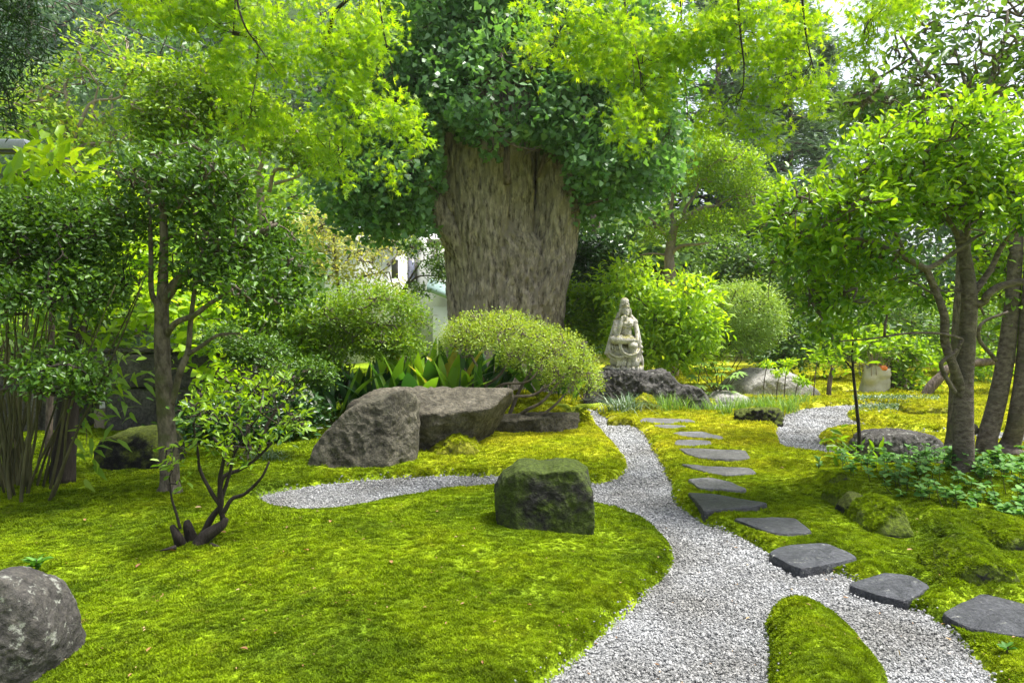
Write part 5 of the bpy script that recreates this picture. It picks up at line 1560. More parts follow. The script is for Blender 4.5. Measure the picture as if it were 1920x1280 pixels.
for k, (x, y, d, h) in enumerate(((1455, 740, 12.2, 40), (1430, 745, 12.2, 60), (1490, 745, 12.0, 30), (1470, 735, 12.4, 55), (1525, 742, 12.6, 70))):
    plant('whorled_plant', WL[k], 'plant', (x, y + 10, d), [([(x, y + 12, d), (x + 3, y - h / 2, d), (x + 8, y - h, d)], 2.5, 1.5)], [(x + 8, y - h, 11, 4, d)],
          'lime', 'brown', group='whorled plants by the pale boulder', n=20, size=.07, seed=80 + k, width=.3, clump=10, spread=.4, tw=3, tr=.004, sides=5)

# ------------------------------------------------------------------ the wooded hill behind
hx, hy = np.meshgrid(np.linspace(-70, 80, 90), np.linspace(26, 120, 50))
hp = np.stack([hx.ravel(), hy.ravel()], 1)
ramp_ = np.clip((hp[:, 1] - 27) / 45, 0, 1)
side = np.clip(1.1 - (hp[:, 0] + 6) / 26, .22, 1.25)
hz = -.5 + 38 * ramp_ ** .9 * side + 1.5 * fbm(hp * .12, 6, 3) * ramp_
hi_ = np.arange(49)[:, None] * 90 + np.arange(89)[None]
hf = np.stack([hi_, hi_ + 1, hi_ + 91, hi_ + 90], -1).reshape(-1, 4)
M_HILL = plain_mat('undergrowth', (.03, .06, .02), .9, .1, (.06, .1, .03), .6)
tag(put('hillside', np.column_stack([hp, hz]), hf, M_HILL, smooth=True), 'wooded slope rising behind the garden', 'hill', kind='structure')

def far_tree(label, px, py, rx, ry, d, lf, seed, n=2600, size=.34, name='woodland_tree'):
    pz = P(px, py, d)
    gz_ = max(0., float(np.interp(d, [27, 72], [0, 1])) ** .9 * 38 * float(np.clip(1.1 - (pz[0] + 6) / 26, .22, 1.25)) - .5) if d > 27 else 0
    rng = np.random.RandomState(seed)
    E = thing(name, label, 'tree', (pz[0], pz[1], min(gz_, pz[2] - 1)), 'trees of the wooded slope')
    k = d / 1280
    tb = Tubes()
    base = np.array((pz[0], pz[1], min(gz_, pz[2] - 1) - .2))
    tp, _ = tb.add([base, base * .5 + pz * .5 + rng.normal(size=3) * .3, pz + np.array((0, 0, ry * k * .5))], .28, .1, sides=8, rough=.1)
    B = [((pz + np.array((rng.normal() * rx * .45, rng.normal() * rx * .3, rng.normal() * ry * .4)) * k), np.array((rx * (.5 + .2 * rng.rand()), rx * .5, ry * (.42 + .15 * rng.rand()))) * k) for _ in range(6)]
    fo = foliage(B, n, 'dia', size, rng, width=.55, clump=10, spread=1.3, lower=-.6, fill=.2, gap=.05, up=.6, droop=.15, lump=.3, toplight=.5)
    twigs(tb, tp[len(tp) // 2:], fo['C'], rng, 22, .07, .15, 1)
    tb.put('trunk', BK['brown'], E)
    put_leaves('crown', fo, LM[lf], E)
FT = [
 ('dark bluish broadleaf tree high on the slope above the orange tinged tree', 60, 90, 170, 130, 38, 'hilld'),
 ('hazy green tree on the slope crossed by the upper power line', 230, 40, 150, 110, 42, 'hilld'),
 ('pale green tree on the slope behind the old rhododendron', 330, 180, 120, 110, 36, 'hill'),
 ('tall tree on the slope showing between the maple sprays', 450, 60, 160, 130, 44, 'hilld'),
 ('round crowned tree low on the slope left of the ginkgo', 560, 200, 130, 130, 40, 'hill'),
 ('broad tree low on the slope above the orange tinged tree', 60, 240, 150, 90, 33, 'hill'),
 ('soft green tree at the slope foot behind the glossy tree', 260, 330, 150, 90, 28, 'hill'),
 ('yellowish tree at the slope foot behind the round shrub', 450, 400, 140, 90, 26, 'bright'),
 ('light tree standing at the end of the stone wall', 180, 450, 150, 100, 22, 'bright'),
 ('tree on the slope hidden behind the ginkgo crown', 720, 120, 160, 150, 40, 'hill'),
 ('high tree behind the ginkgo crown top', 900, 30, 200, 140, 42, 'hilld'),
 ('tree behind the ginkgo on the sack side', 1120, 150, 170, 150, 36, 'hill'),
 ('bushy green tree behind the cloud pruned tree', 1230, 330, 130, 110, 27, 'hill'),
 ('dark tree filling the dip behind the cloud pruned tree', 1420, 420, 120, 80, 27, 'hilld'),
 ('wide tree behind the broad shining leaf crown', 1620, 420, 170, 90, 27, 'hill'),
 ('leafy tree beyond the grey trunk', 1850, 400, 170, 130, 26, 'hill'),
 ('tall hazy tree between the conifers against the sky', 1420, 250, 110, 120, 36, 'hill'),
 ('pale tree top behind the upper leaves of the grey trunk', 1640, 230, 120, 100, 34, 'hill'),
 ('low light tree behind the lime bush', 1180, 480, 110, 80, 24, 'mid'),
 ('low tree closing the far side of the moss clearing', 1480, 530, 130, 80, 25, 'hill'),
 ('shady tree closing the clearing beyond the twin trunks', 1750, 550, 180, 90, 25, 'hilld'),
]
for k, (lb, px, py, rx, ry, d, lf) in enumerate(FT):
    far_tree(lb, px, py, rx, ry, d, lf, 100 + k)

def conifer(label, px, top, bot, d, wpx, seed, n, wtr, dens=26):
    rng = np.random.RandomState(seed)
    b = P(px, bot, d); b[2] = -.2
    t = P(px, top, d)
    E = thing('tall_conifer', label, 'tree', b)
    tb = Tubes()
    tb.add([b, (b + t) / 2 + rng.normal(size=3) * .15, t], wtr / 2 * d / 1280, .06, sides=10, rough=.1)
    tb.put('trunk', BK['brown'], E)
    tb = Tubes()
    C = []
    for k in range(dens):
        f_ = .3 + .68 * k / dens
        p0 = b + (t - b) * f_
        a = rng.rand() * 6.28
        L_ = wpx * d / 1280 * (1.15 - f_) * (1.0 + .5 * rng.rand())
        e = p0 + np.array((math.cos(a) * L_, math.sin(a) * L_, .1 * L_ * rng.normal() - .05 * L_))
        pts = wiggle(p0, e, rng, 5, .08, .06)
        tb.add(pts, .07, .015, sides=6, step=3)
        for q in np.linspace(.35, 1, 9):
            C.append(p0 + (e - p0) * q + rng.normal(size=3) * .12 * L_ * .5)
    tb.put('branches', BK['brown'], E)
    C = np.array(C)
    m = n // len(C)
    idx = np.repeat(np.arange(len(C)), m)
    M_ = len(idx)
    fo = dict(pos=C[idx] + rng.normal(size=(M_, 3)) * np.array((.35, .35, .14)), axis=rng.normal(size=(M_, 3)) * np.array((1, 1, .3)) + np.array((0, 0, -.2)), normal=np.array((0, 0, 1.)) + rng.normal(size=(M_, 3)) * .5,
              size=.3 + .2 * rng.rand(M_), tmpl='dia', width=.16, rnd=np.clip(.5 * rng.rand(M_) + .5 * rng.rand(len(C))[idx], 0, 1), C=C, D=C)
    put_leaves('crown', fo, LM['conifer'], E)
conifer('tall bare trunked conifer with thin drooping boughs against the white sky', 1348, -120, 690, 26, 120, 130, 9000, 16, 30)
conifer('grey green conifer with dense needles beyond the cloud pruned tree', 1480, -40, 700, 28, 120, 131, 12000, 12, 44)
conifer('slim conifer partly hidden by the broad shining leaf crown', 1540, 60, 700, 31, 80, 132, 8000, 10, 34)

# ------------------------------------------------------------------ damp air between the garden and the slope
def haze(density):
    v, f = box_mesh((5, 45, 24), (180, 170, 54))
    m = bpy.data.materials.new('damp_air')
    m.use_nodes = True
    N, L = m.node_tree.nodes, m.node_tree.links
    N.remove(N['Principled BSDF'])
    pv = N.new('ShaderNodeVolumePrincipled')
    pv.inputs['Color'].default_value = (.93, .96, 1, 1)
    pv.inputs['Density'].default_value = density
    pv.inputs['Anisotropy'].default_value = .2
    L.new(pv.outputs[0], N['Material Output'].inputs['Volume'])
    tag(put('haze', v, f, m), 'thin damp air between the garden and the slope', 'haze', kind='stuff')

# ------------------------------------------------------------------ seated stone figure
def box_mesh(c, s, bev=.0, seed=0, amp=0., sub=0):
    bm = bmesh.new()
    bmesh.ops.create_cube(bm, size=1)
    bmesh.ops.scale(bm, vec=s, verts=bm.verts)
    if bev:
        bmesh.ops.bevel(bm, geom=bm.edges[:], offset=bev, segments=2, profile=.6, affect='EDGES')
    if sub:
        bmesh.ops.subdivide_edges(bm, edges=bm.edges[:], cuts=sub, use_grid_fill=True)
    bmesh.ops.triangulate(bm, faces=bm.faces[:])
    v = np.array([q.co[:] for q in bm.verts])
    f = np.array([[q.index for q in p.verts] for p in bm.faces])
    bm.free()
    if amp:
        v = v + nrm(v) * (amp * fbm(v * 3.5 + seed * 7.1, seed, 4))[:, None]
    return v + np.array(c), f

class Soup:
    def __init__(s):
        s.v, s.f, s.n = [], [], 0
    def mesh(s, v, f):
        s.v.append(v); s.f.append(np.asarray(f) + s.n); s.n += len(v)
    def ell(s, c, r, sub=3, rot=None):
        v, f = ico(sub)
        q = v * np.array(r)
        if rot is not None:
            q = q @ np.array(rot).T
        s.mesh(q + np.array(c), f)
    def tube(s, pts, radii, sides=10):
        t = Tubes()
        t.add(pts, 0, radii=radii, sides=sides, step=5)
        f = np.concatenate(t.f)
        tri = f[:, 0] == f[:, 3]
        q = f[~tri]
        s.mesh(np.concatenate(t.v), np.concatenate([q[:, [0, 1, 2]], q[:, [0, 2, 3]], f[tri][:, :3]]))
    def put(s, name, mat, parent=None, smooth=True, loc=None):
        return put(name, np.concatenate(s.v), np.concatenate(s.f), mat, parent, None, smooth, loc)

M_STATUE = rock_mat('carved_stone', (.24, .225, .19), (.42, .4, .355), (.54, .52, .47), 9, lichen=.15, moss=.12, bump=.25, rough=.85, mcol=(.18, .17, .06))
def statue():
    d = 11.75
    S = d / 1280 / 5.335
    o = P(1170, 695.6, d)
    E = thing('stone_statue', 'weathered grey stone figure seated in thought, one hand to its chin', 'statue', o)
    q = lambda x, y, z=0.: o + np.array(((x - 480) * S, z - .02, (830 - y) * S))
    B = Soup()
    for x, y, z, r in ((482, 195, .03, (.086, .09, .15)), (481, 135, .0, (.072, .075, .075)), (490, 235, -.055, (.058, .055, .085)), (490, 262, -.075, (.04, .04, .04)),
                       (497, 232, -.113, (.009, .014, .022)), (487, 186, -.035, (.08, .078, .016)), (490, 295, -.01, (.048, .045, .05)), (500, 352, -.01, (.125, .085, .11)),
                       (472, 352, -.075, (.05, .04, .042)), (528, 352, -.075, (.05, .04, .042)), (500, 435, .0, (.098, .08, .12)), (490, 505, .02, (.2, .14, .1)), (405, 338, .0, (.07, .07, .06)), (578, 340, .01, (.065, .065, .065)),
                       (452, 291, -.135, (.036, .026, .022)), (592, 524, -.165, (.03, .026, .034)), (580, 517, -.155, (.05, .035, .028)), (550, 572, -.16, (.083, .075, .075)),
                       (470, 640, .02, (.25, .17, .17)), (475, 730, .03, (.24, .18, .13)), (370, 512, -.1, (.085, .085, .075)), (640, 540, .0, (.032, .03, .036)), (648, 590, .0, (.034, .03, .036)), (652, 635, .0, (.03, .03, .036)), (330, 640, .03, (.06, .09, .1))):
        B.ell(q(x, y, z), r)
    tb = lambda pts, r0, r1=None: B.tube([q(*k) for k in pts], np.linspace(r0, r1 or r0, len(pts)))
    tb([(436, 240, .05), (398, 345, .07), (368, 450, .05), (340, 560, .03), (312, 665, .0)], .032, .062)
    tb([(535, 265, .04), (585, 330, .03), (608, 430, .0), (622, 525, .0), (625, 640, .02), (620, 740, .02)], .034, .055)
    tb([(400, 340, -.02), (383, 425, -.08), (402, 458, -.11)], .052, .046)
    tb([(402, 458, -.11), (424, 375, -.15), (445, 302, -.14)], .044, .03)
    for k in range(4):
        tb([(452, 286 + 5 * k, -.15), (470, 282 + 5 * k, -.165), (484, 288 + 4 * k, -.15)], .0085)
    tb([(444, 285, -.14), (462, 274, -.15), (478, 272, -.14)], .01)
    tb([(580, 345, .0), (600, 440, -.06), (592, 515, -.15)], .048, .034)
    for k in range(4):
        tb([(582 + 6 * k, 528, -.17), (586 + 6 * k, 545, -.18), (590 + 5 * k, 556, -.165)], .0085)
    tb([(370, 512, -.1), (455, 518, -.17), (560, 516, -.15)], .085, .055)
    tb([(550, 580, -.15), (550, 680, -.14), (543, 770, -.11)], .075, .068)
    tb([(445, 690, -.1), (440, 770, -.1)], .08, .075)
    tb([(434, 465, -.17), (428, 560, -.19), (450, 632, -.21), (512, 662, -.23), (582, 645, -.21), (614, 600, -.12)], .02)
    tb([(424, 465, -.16), (414, 570, -.18), (440, 650, -.2), (510, 684, -.215), (590, 662, -.19)], .015)
    tb([(332, 555, -.08), (320, 620, -.12), (348, 662, -.16), (402, 682, -.19), (465, 676, -.19)], .024)
    tb([(318, 635, -.08), (332, 690, -.12), (400, 706, -.16), (458, 694, -.18)], .02)
    for x in (395, 420, 470, 500, 520, 585, 605):
        tb([(x, 690, -.13), (x + 3, 730, -.16), (x - 4, 775, -.16)], .012, .018)
    for x in (350, 375, 400, 425):
        tb([(x, 570, -.12), (x + 2, 600, -.14), (x, 630, -.12)], .014)
    tb([(635, 650, .02), (660, 700, .02), (664, 770, .02), (655, 830, .02)], .024)
    tb([(440, 200, -.02), (432, 250, -.01), (425, 300, .02)], .022)
    tb([(530, 200, -.02), (538, 250, -.01), (545, 300, .02)], .022)
    tb([(445, 372, -.095), (500, 388, -.105), (555, 372, -.09)], .009)                  # chest cord
    fo = B.put('figure', M_STATUE, E)
    md = fo.modifiers.new('fuse', 'REMESH')
    md.mode = 'VOXEL'
    md.voxel_size = .009
    md.use_smooth_shade = True
    sm = fo.modifiers.new('soften', 'SMOOTH')
    sm.iterations = 2
    C = Soup()                                                                            # crown with carved relief
    for k in range(5):
        C.ell(q(458 + 15 * k, 165 - 12 * math.sin(math.pi * k / 4), -.085 + .006 * abs(k - 2)), (.013, .012, .02), 2)
    C.ell(q(487, 145, -.085), (.02, .014, .024), 2)
    C.ell(q(487, 172, -.105), (.012, .008, .012), 2)
    C.put('crown', M_STATUE, E)
    Fc = Soup()
    for x in (474, 510):
        Fc.ell(q(x, 224, -.103), (.013, .006, .0045), 2)
        Fc.ell(q(x, 213, -.105), (.016, .006, .003), 2)
    Fc.ell(q(495, 256, -.11), (.015, .007, .005), 2)
    Fc.put('face_carving', M_STATUE, E)
    Bs = Soup()
    Bs.ell(q(478, 815, .02), (.33, .22, .06))
    Bs.put('lotus_base', M_STATUE, E)
    for k in range(22):
        a = -math.pi + math.pi * 2 * k / 22
        c = q(478, 800, .02) + np.array((.31 * math.cos(a), .2 * math.sin(a), 0))
        Pt = Soup()
        n = np.array((math.cos(a), math.sin(a)))
        rot = np.array(((-n[1], n[0], 0), (n[0], n[1], 0), (0, 0, 1))).T
        Pt.ell(c, (.046, .028, .055), 2, rot)
        Pt.put('petal', M_STATUE, E)
statue()

# ------------------------------------------------------------------ white house, stone wall, railing, cables
M_WHITE = plain_mat('white_render', (.8, .8, .79), .8, .2, (.76, .76, .75), 4)
M_GREEN = plain_mat('green_metal_roof', (.2, .3, .27), .45, .5, (.26, .36, .33), 6)
M_GREY = plain_mat('grey_roof_tile', (.2, .22, .25), .5, .4, (.28, .3, .33), 5)
M_DARKF = plain_mat('dark_frame', (.09, .08, .075), .5, .4)
M_GLASS = plain_mat('window_glass', (.16, .17, .24), .08, .6, (.2, .21, .3), 3)
M_SOF = plain_mat('eave_timber', (.22, .19, .16), .7, .3)
def span(px0, px1, py0, py1, d, dep):
    a, b = P(px0, py1, d), P(px1, py0, d)
    return ((a[0] + b[0]) / 2, d + dep / 2, (a[2] + b[2]) / 2), (b[0] - a[0], dep, b[2] - a[2])
def house():
    b = P(720, 700, 23); b[2] = 0
    E = thing('white_house', 'white rendered house with dark window and green porch roof behind the trees', 'house', b)
    def bx(name, px0, px1, py0, py1, d, dep, mat, parent=E, bev=.0):
        c, s = span(px0, px1, py0, py1, d, dep)
        v, f = box_mesh(c, s, bev)
        return put(name, v, f, mat, parent)
    bx('wall', 610, 757, 425, 690, 22.5, 4, M_WHITE)
    bx('wall', 757.5, 900, 430, 690, 23.3, 3.2, M_WHITE)
    for x0, x1, y0, y1, d, nm in ((746, 782, 484, 531, 23.24, 'window'), (734, 746, 487, 522, 22.44, 'window')):
        w_ = bx(nm, x0, x1, y0, y1, d, .06, M_DARKF)
        if x1 - x0 > 20:
            bx('pane', x0 + 8, x0 + 17, y0 + 4, y1 - 4, d - .03, .03, M_GLASS, w_)
            bx('pane', x0 + 20, x1 - 5, y0 + 4, y1 - 4, d - .03, .03, M_GLASS, w_)
    # hipped main roof
    c0, c1 = P(596, 428, 21.8), P(770, 428, 21.8)
    zt = c0[2]
    v = np.array([(c0[0], 21.8, zt), (c1[0], 21.8, zt), (c1[0], 27, zt), (c0[0], 27, zt), (c0[0] + 1.2, 24.4, zt + 1.5), (c1[0] - 1.2, 24.4, zt + 1.5),
                  (c0[0], 21.8, zt - .14), (c1[0], 21.8, zt - .14), (c1[0], 27, zt - .14), (c0[0], 27, zt - .14)])
    f = [(0, 1, 5), (0, 5, 4), (1, 2, 5), (2, 3, 4), (2, 4, 5), (3, 0, 4), (0, 6, 7), (0, 7, 1), (1, 7, 8), (1, 8, 2), (2, 8, 9), (2, 9, 3), (3, 9, 6), (3, 6, 0), (6, 9, 8), (6, 8, 7)]
    put('roof', v, f, M_GREY, E)
    bx('eave', 800, 900, 448, 462, 22.6, .7, M_SOF)
    a, e = P(800, 535, 21.4), P(900, 572, 21.4)
    v = np.array([a, e, e + (0, 1.8, 0), a + (0, 1.8, 0), a - (0, 0, .18), e - (0, 0, .18), e + (0, 1.8, -.18), a + (0, 1.8, -.18), a + (0, .9, .28), e + (0, .9, .28)])
    f = [(0, 1, 9), (0, 9, 8), (8, 9, 2), (8, 2, 3), (0, 4, 5), (0, 5, 1), (1, 5, 6), (1, 6, 2), (3, 7, 4), (3, 4, 0), (3, 0, 8), (2, 9, 1), (4, 7, 6), (4, 6, 5), (2, 6, 7), (2, 7, 3)]
    put('porch_roof', v, f, M_GREEN, E)
    bx('porch_wall', 812, 900, 575, 690, 21.7, 1.3, M_WHITE)
house()

M_WALL = rock_mat('wall_stone', (.045, .043, .036), (.09, .086, .075), (.15, .145, .125), 4, moss=.2, bump=.8, mcol=(.05, .06, .02))
def stone_wall():
    b = P(300, 760, 8.8); b[2] = 0
    E = thing('stone_wall', 'dark wall of large rough stone blocks behind the grey tree trunk', 'wall', b)
    rows = [(870, 812, [(-80, 60), (60, 200), (200, 350), (350, 480), ]), (812, 728, [(-80, 70), (70, 147), (197, 305), (305, 372), (425, 480)]),
            (728, 662, [(-80, 60), (60, 150), (150, 312), (312, 430), (430, 480)]), (661, 653, [(-80, 130), (130, 300), (300, 480)])]
    k = 0
    for y0, y1, cols in rows:
        for x0, x1 in cols:
            d = 8.8 + .08 * R.normal() * (y0 > 662)
            c, s = span(x0 + 1.5, x1 - 1.5, y1 + 1, y0 - 1, d, .5)
            v, f = box_mesh(c * np.array(1.), np.array(s), .035 if y0 > 662 else .01, k, 0, 3)
            cc = np.array(c)
            v = cc + (v - cc) + nrm(v - cc) * (.06 * fbm(v * 4.5 + k, k, 5, .6))[:, None] * (1 if y0 > 662 else .15)
            put('stone_block', v, f, M_WALL, E, smooth=False)
            k += 1
    c, s = span(176, 196, 768, 811, 8.9, .2)
    v, f = box_mesh(c, s, .01)
    put('timber_post', v, f, plain_mat('post_timber', (.26, .22, .15), .8, .2), E)
stone_wall()
c, s = span(90, 620, 720, 812, 10.6, .15)
v, f = box_mesh((c[0], c[1], .25), (s[0], .15, .9), .01)
tag(put('plaster_wall', v, f, M_WHITE, loc=(c[0], c[1], 0)), 'low white plastered wall glimpsed through the gap in the stone wall', 'wall')

def railing():
    d = 9.6
    b = P(250, 655, d); 
    E = thing('metal_railing', 'thin dark metal railing along the top of the stone wall', 'railing', b)
    m = plain_mat('railing_metal', (.05, .055, .05), .5, .5)
    for py in (622, 652):
        tb = Tubes(); tb.add([P(60, py, d), P(480, py, d)], .012, sides=6); tb.put('rail', m, E)
    for px in np.arange(64, 480, 7.5):
        tb = Tubes(); tb.add([P(px, 622, d), P(px, 664, d)], .006 if int(px) % 5 else .011, sides=5); tb.put('baluster', m, E)
railing()

M_CAB = plain_mat('cable_rubber', (.03, .03, .032), .6, .4)
for k, (a, b, lb) in enumerate((((111, 0), (363, 107), 'upper thin power cable sloping across the hillside'), ((121, -4), (366, 112), 'paired power cable running just below the upper one'),
                     ((111, 65), (302, 144), 'thick middle power cable crossing the orange tinged tree'), ((70, 111), (269, 186), 'thick lower power cable crossing the orange tinged tree'),
                     ((47, 277), (101, 290), 'lowest cable running from the grey junction box to the house'))):
    a, b = np.array(a, float), np.array(b, float)
    u = b - a
    p0, p1 = a - u * (1.6 if k < 4 else .0), (a + u * 2.6 if k < 4 else np.array((690., 425.)))
    tb = Tubes()
    tb.add([P(*(p0 + (p1 - p0) * t + np.array((0, 8 * math.sin(math.pi * t) if k == 4 else 0))), 13 + 6 * t) for t in np.linspace(0, 1, 8)], .016 if k in (2, 3, 4) else .009, sides=6)
    o = tb.put('power_cable', M_CAB, loc=P(*p0, 13))
    tag(o, lb, 'cable', 'power cables over the garden')
c, s = span(-60, 46, 260, 284, 13, .25)
E = thing('junction_box', 'long grey cable junction box hanging on the lowest cable', 'box', (c[0], c[1], c[2] - s[2] / 2))
M_BOX = plain_mat('box_plastic', (.2, .22, .25), .45, .5)
v, f = box_mesh((c[0], c[1], c[2] + .02), (s[0], s[1], s[2] * .8), .02)
put('cover', v, f, M_BOX, E)
v, f = box_mesh((c[0] - .05, c[1], c[2] - s[2] * .46), (s[0] * .92, s[1] * .7, s[2] * .16), .008)
put('clamp_rail', v, f, M_CAB, E)
tb = Tubes(); tb.add([(c[0] + s[0] / 2 - .01, c[1], c[2]), (c[0] + s[0] / 2 + .05, c[1], c[2])], .05, .03, sides=8); tb.put('cable_gland', M_CAB, E)

# ------------------------------------------------------------------ sack of clippings
def sack():
    d = 13.6
    b = P(1638, 740, d); b[2] = 0.05
    E = thing('garden_sack', 'crumpled cream woven sack stuffed with cut twigs standing on the moss', 'sack', b)
    k = d / 1280
    na, nz = 26, 12
    A = np.arange(na) * 2 * math.pi / na
    V = []
    for i in range(nz):
        t = i / (nz - 1)
        w_ = (25 - 3 * t) * k
        cx = b[0] + (.04 * t)
        r = w_ * (np.abs(np.cos(A)) ** 3 + np.abs(np.sin(A)) ** 3) ** (-1 / 3)
        p = np.column_stack([cx + r * np.cos(A), b[1] + .75 * r * np.sin(A), np.full(na, b[2] + 48 * k * t * 1.0)])
        n = fbm(p * 5.5, 3, 2) - .8 * np.abs(fbm(p * 8.5 + 4, 8, 2))
        p[:, :2] += (np.column_stack([np.cos(A), np.sin(A)]) * (.07 * n)[:, None])
        p[:, 2] += .05 * fbm(np.column_stack([A * 2, A * 0 + t]), 5, 2) * t * 2
        V.append(p)
    V = np.concatenate(V)
    i = np.arange(nz - 1)[:, None] * na; j = np.arange(na)[None]; j2 = (j + 1) % na
    f = np.stack([i + j, i + j2, i + na + j2, i + na + j], -1).reshape(-1, 4)
    put('sack_body', V, f, plain_mat('woven_plastic', (.36, .33, .25), .55, .3, (.44, .41, .32), 8), E, smooth=False)
    rng = np.random.RandomState(3)
    for q in range(30):
        p0 = b + np.array((rng.normal() * .12, rng.normal() * .1, .35))
        tb = Tubes(); tb.add(wiggle(p0, p0 + np.array((rng.normal() * .18, rng.normal() * .1, .3 + .25 * rng.rand())), rng, 3, .1), .01, .004, sides=5)
        tb.put('twig', BK['pale'], E)
    B = Soup()
    B.ell(b + np.array((.1, -.1, .5)), (.09, .07, .045), 3)
    v = np.concatenate(B.v); v = v + nrm(v - v.mean(0)) * (.05 * fbm(v * 9, 2, 3))[:, None]
    put('orange_net', v, np.concatenate(B.f), plain_mat('orange_plastic', (.75, .2, .04), .5, .4), E, smooth=False)
sack()

# ------------------------------------------------------------------ grasses, ferns, fatsia, low plants
def blades(pos, axis, L_, w_, bend, rng, lev=None):
    """arching grass blades: 4 segments"""
    n = len(pos)
    axis = nrm(axis)
    hor = axis * np.array((1, 1, 0)) + 1e-4
    hor = nrm(hor)
    side = np.column_stack([-hor[:, 1], hor[:, 0], np.zeros(n)])
    T_ = np.linspace(0, 1, 5)
    V = []
    for t in T_:
        c = pos + axis * (L_ * t)[:, None] + hor * (bend * L_ * t ** 2)[:, None] - np.array((0, 0, 1)) * (bend * .75 * L_ * t ** 3)[:, None]
        ww = (w_ * (1 - t ** 1.6) + .0006)[:, None]
        V += [c - side * ww, c + side * ww]
    V = np.stack(V, 1)
    f0 = np.concatenate([[(2 * i, 2 * i + 1, 2 * i + 3), (2 * i, 2 * i + 3, 2 * i + 2)] for i in range(4)])
    f = (f0[None] + (np.arange(n) * 10)[:, None, None]).reshape(-1, 3)
    r = np.repeat(rng.rand(n) if lev is None else lev, 10)
    return V.reshape(-1, 3), f, r
def grass(label, px, py, d, n, h, wpx, mat, seed, bend=.35, wid=.004, group=None, name='grass_clump'):
    rng = np.random.RandomState(seed)
    b = P(px, py, d); b[2] = float(ground_h([b[:2]])[0]) - .01
    pos = b + np.column_stack([rng.normal(size=n) * wpx * d / 1280 * .5, rng.normal(size=n) * wpx * d / 1280 * .35, np.zeros(n)])
    ax = np.column_stack([rng.normal(size=n) * .3, rng.normal(size=n) * .3, np.ones(n)]) + (pos - b) * 1.2
    v, f, r = blades(pos, ax, h * (.6 + .6 * rng.rand(n)), wid * (.7 + .6 * rng.rand(n)), bend * (.3 + rng.rand(n)), rng)
    o = put(name, v, f, LM[mat], None, r, loc=b)
    return tag(o, label, 'grass', group)
grass('arching clump of variegated silvery sedge in front of the statue base', 1165, 772, 10.6, 130, .42, 34, 'sedge', 1, .9, .006, name='sedge_clump')
grass('second silvery sedge clump leaning over the narrow gravel', 1195, 765, 10.9, 70, .4, 24, 'sedge', 2, .8, .006, name='sedge_clump')
GL = 'clump of fine upright green grass between the stepping slabs and the pale boulder'
for k, (x, y, d, h, w_) in enumerate(((1215, 780, 10.8, .28, 26), (1250, 782, 10.7, .34, 26), (1275, 778, 10.8, .3, 26), (1305, 776, 10.9, .28, 22), (1335, 780, 10.7, .26, 26), (1365, 784, 10.4, .36, 18), (1352, 774, 11, .28, 24),
                                      (1400, 764, 11.2, .27, 26), (1420, 762, 11.4, .27, 26), (1440, 764, 11.2, .27, 26), (1462, 762, 11.4, .27, 26), (1480, 766, 11, .27, 26), (1500, 758, 11.8, .3, 26), (1428, 770, 10.8, .27, 30), (1470, 772, 10.7, .3, 26), (1235, 772, 11.2, .3, 30), (1290, 768, 11.4, .25, 30), (1385, 775, 10.8, .3, 20))):
    GL = ('clump of fine upright green grass beside the craggy black rock' if k in (5, 17) else 'clump of tall fine green grass in front of the big pale boulder' if 7 <= k <= 14 else 'clump of short fine green grass between the upper slabs and the rugged rocks')
    grass(GL, x, y, d, 70, h, w_, 'grass', 10 + k, .3, .0045, 'grass clumps round the gravel')
grass('tuft of dry sedge growing beside the slanting boulder', 505, 870, 6.9, 90, .2, 34, 'sedge', 40, .8, .003, name='sedge_clump')
grass('short grass tuft beside the flat brown rock', 1790, 782, 10.3, 40, .22, 22, 'grass', 41, .4, .004, name='grass_tuft')

def fern():
    b = P(1075, 795, 9.2); b[2] = .2
    E = thing('fern', 'yellow green fern fanning out below the domed azalea', 'fern', b)
    rng = np.random.RandomState(4)
    for k in range(12):
        a = -2.6 + 2.3 * k / 11 + rng.normal() * .1
        L_ = .42 + .15 * rng.rand()
        n = 15
        t = np.linspace(.08, 1, n)
        hor = np.array((math.cos(a), math.sin(a) * .8, 0))
        c = b + hor * (L_ * t)[:, None] + np.array((0, 0, 1)) * (.38 * L_ * np.sin(t * 2.3))[:, None]
        side = np.array((-hor[1], hor[0], 0))
        pos = np.concatenate([c, c]); sg = np.concatenate([np.ones(n), -np.ones(n)])
        ax = side * sg[:, None] + hor * .45 + np.array((0, 0, -.15))
        v, f, r = leaves(pos, ax, np.tile((0, 0, 1.), (2 * n, 1)), np.tile(.1 * np.sin(np.pi * np.clip(t * .85 + .15, 0, 1)) + .012, 2), 'dia', .35, np.full(2 * n, .4 + .5 * rng.rand()))
        put('frond', v, f, LM['azalea'], E, r)
fern()

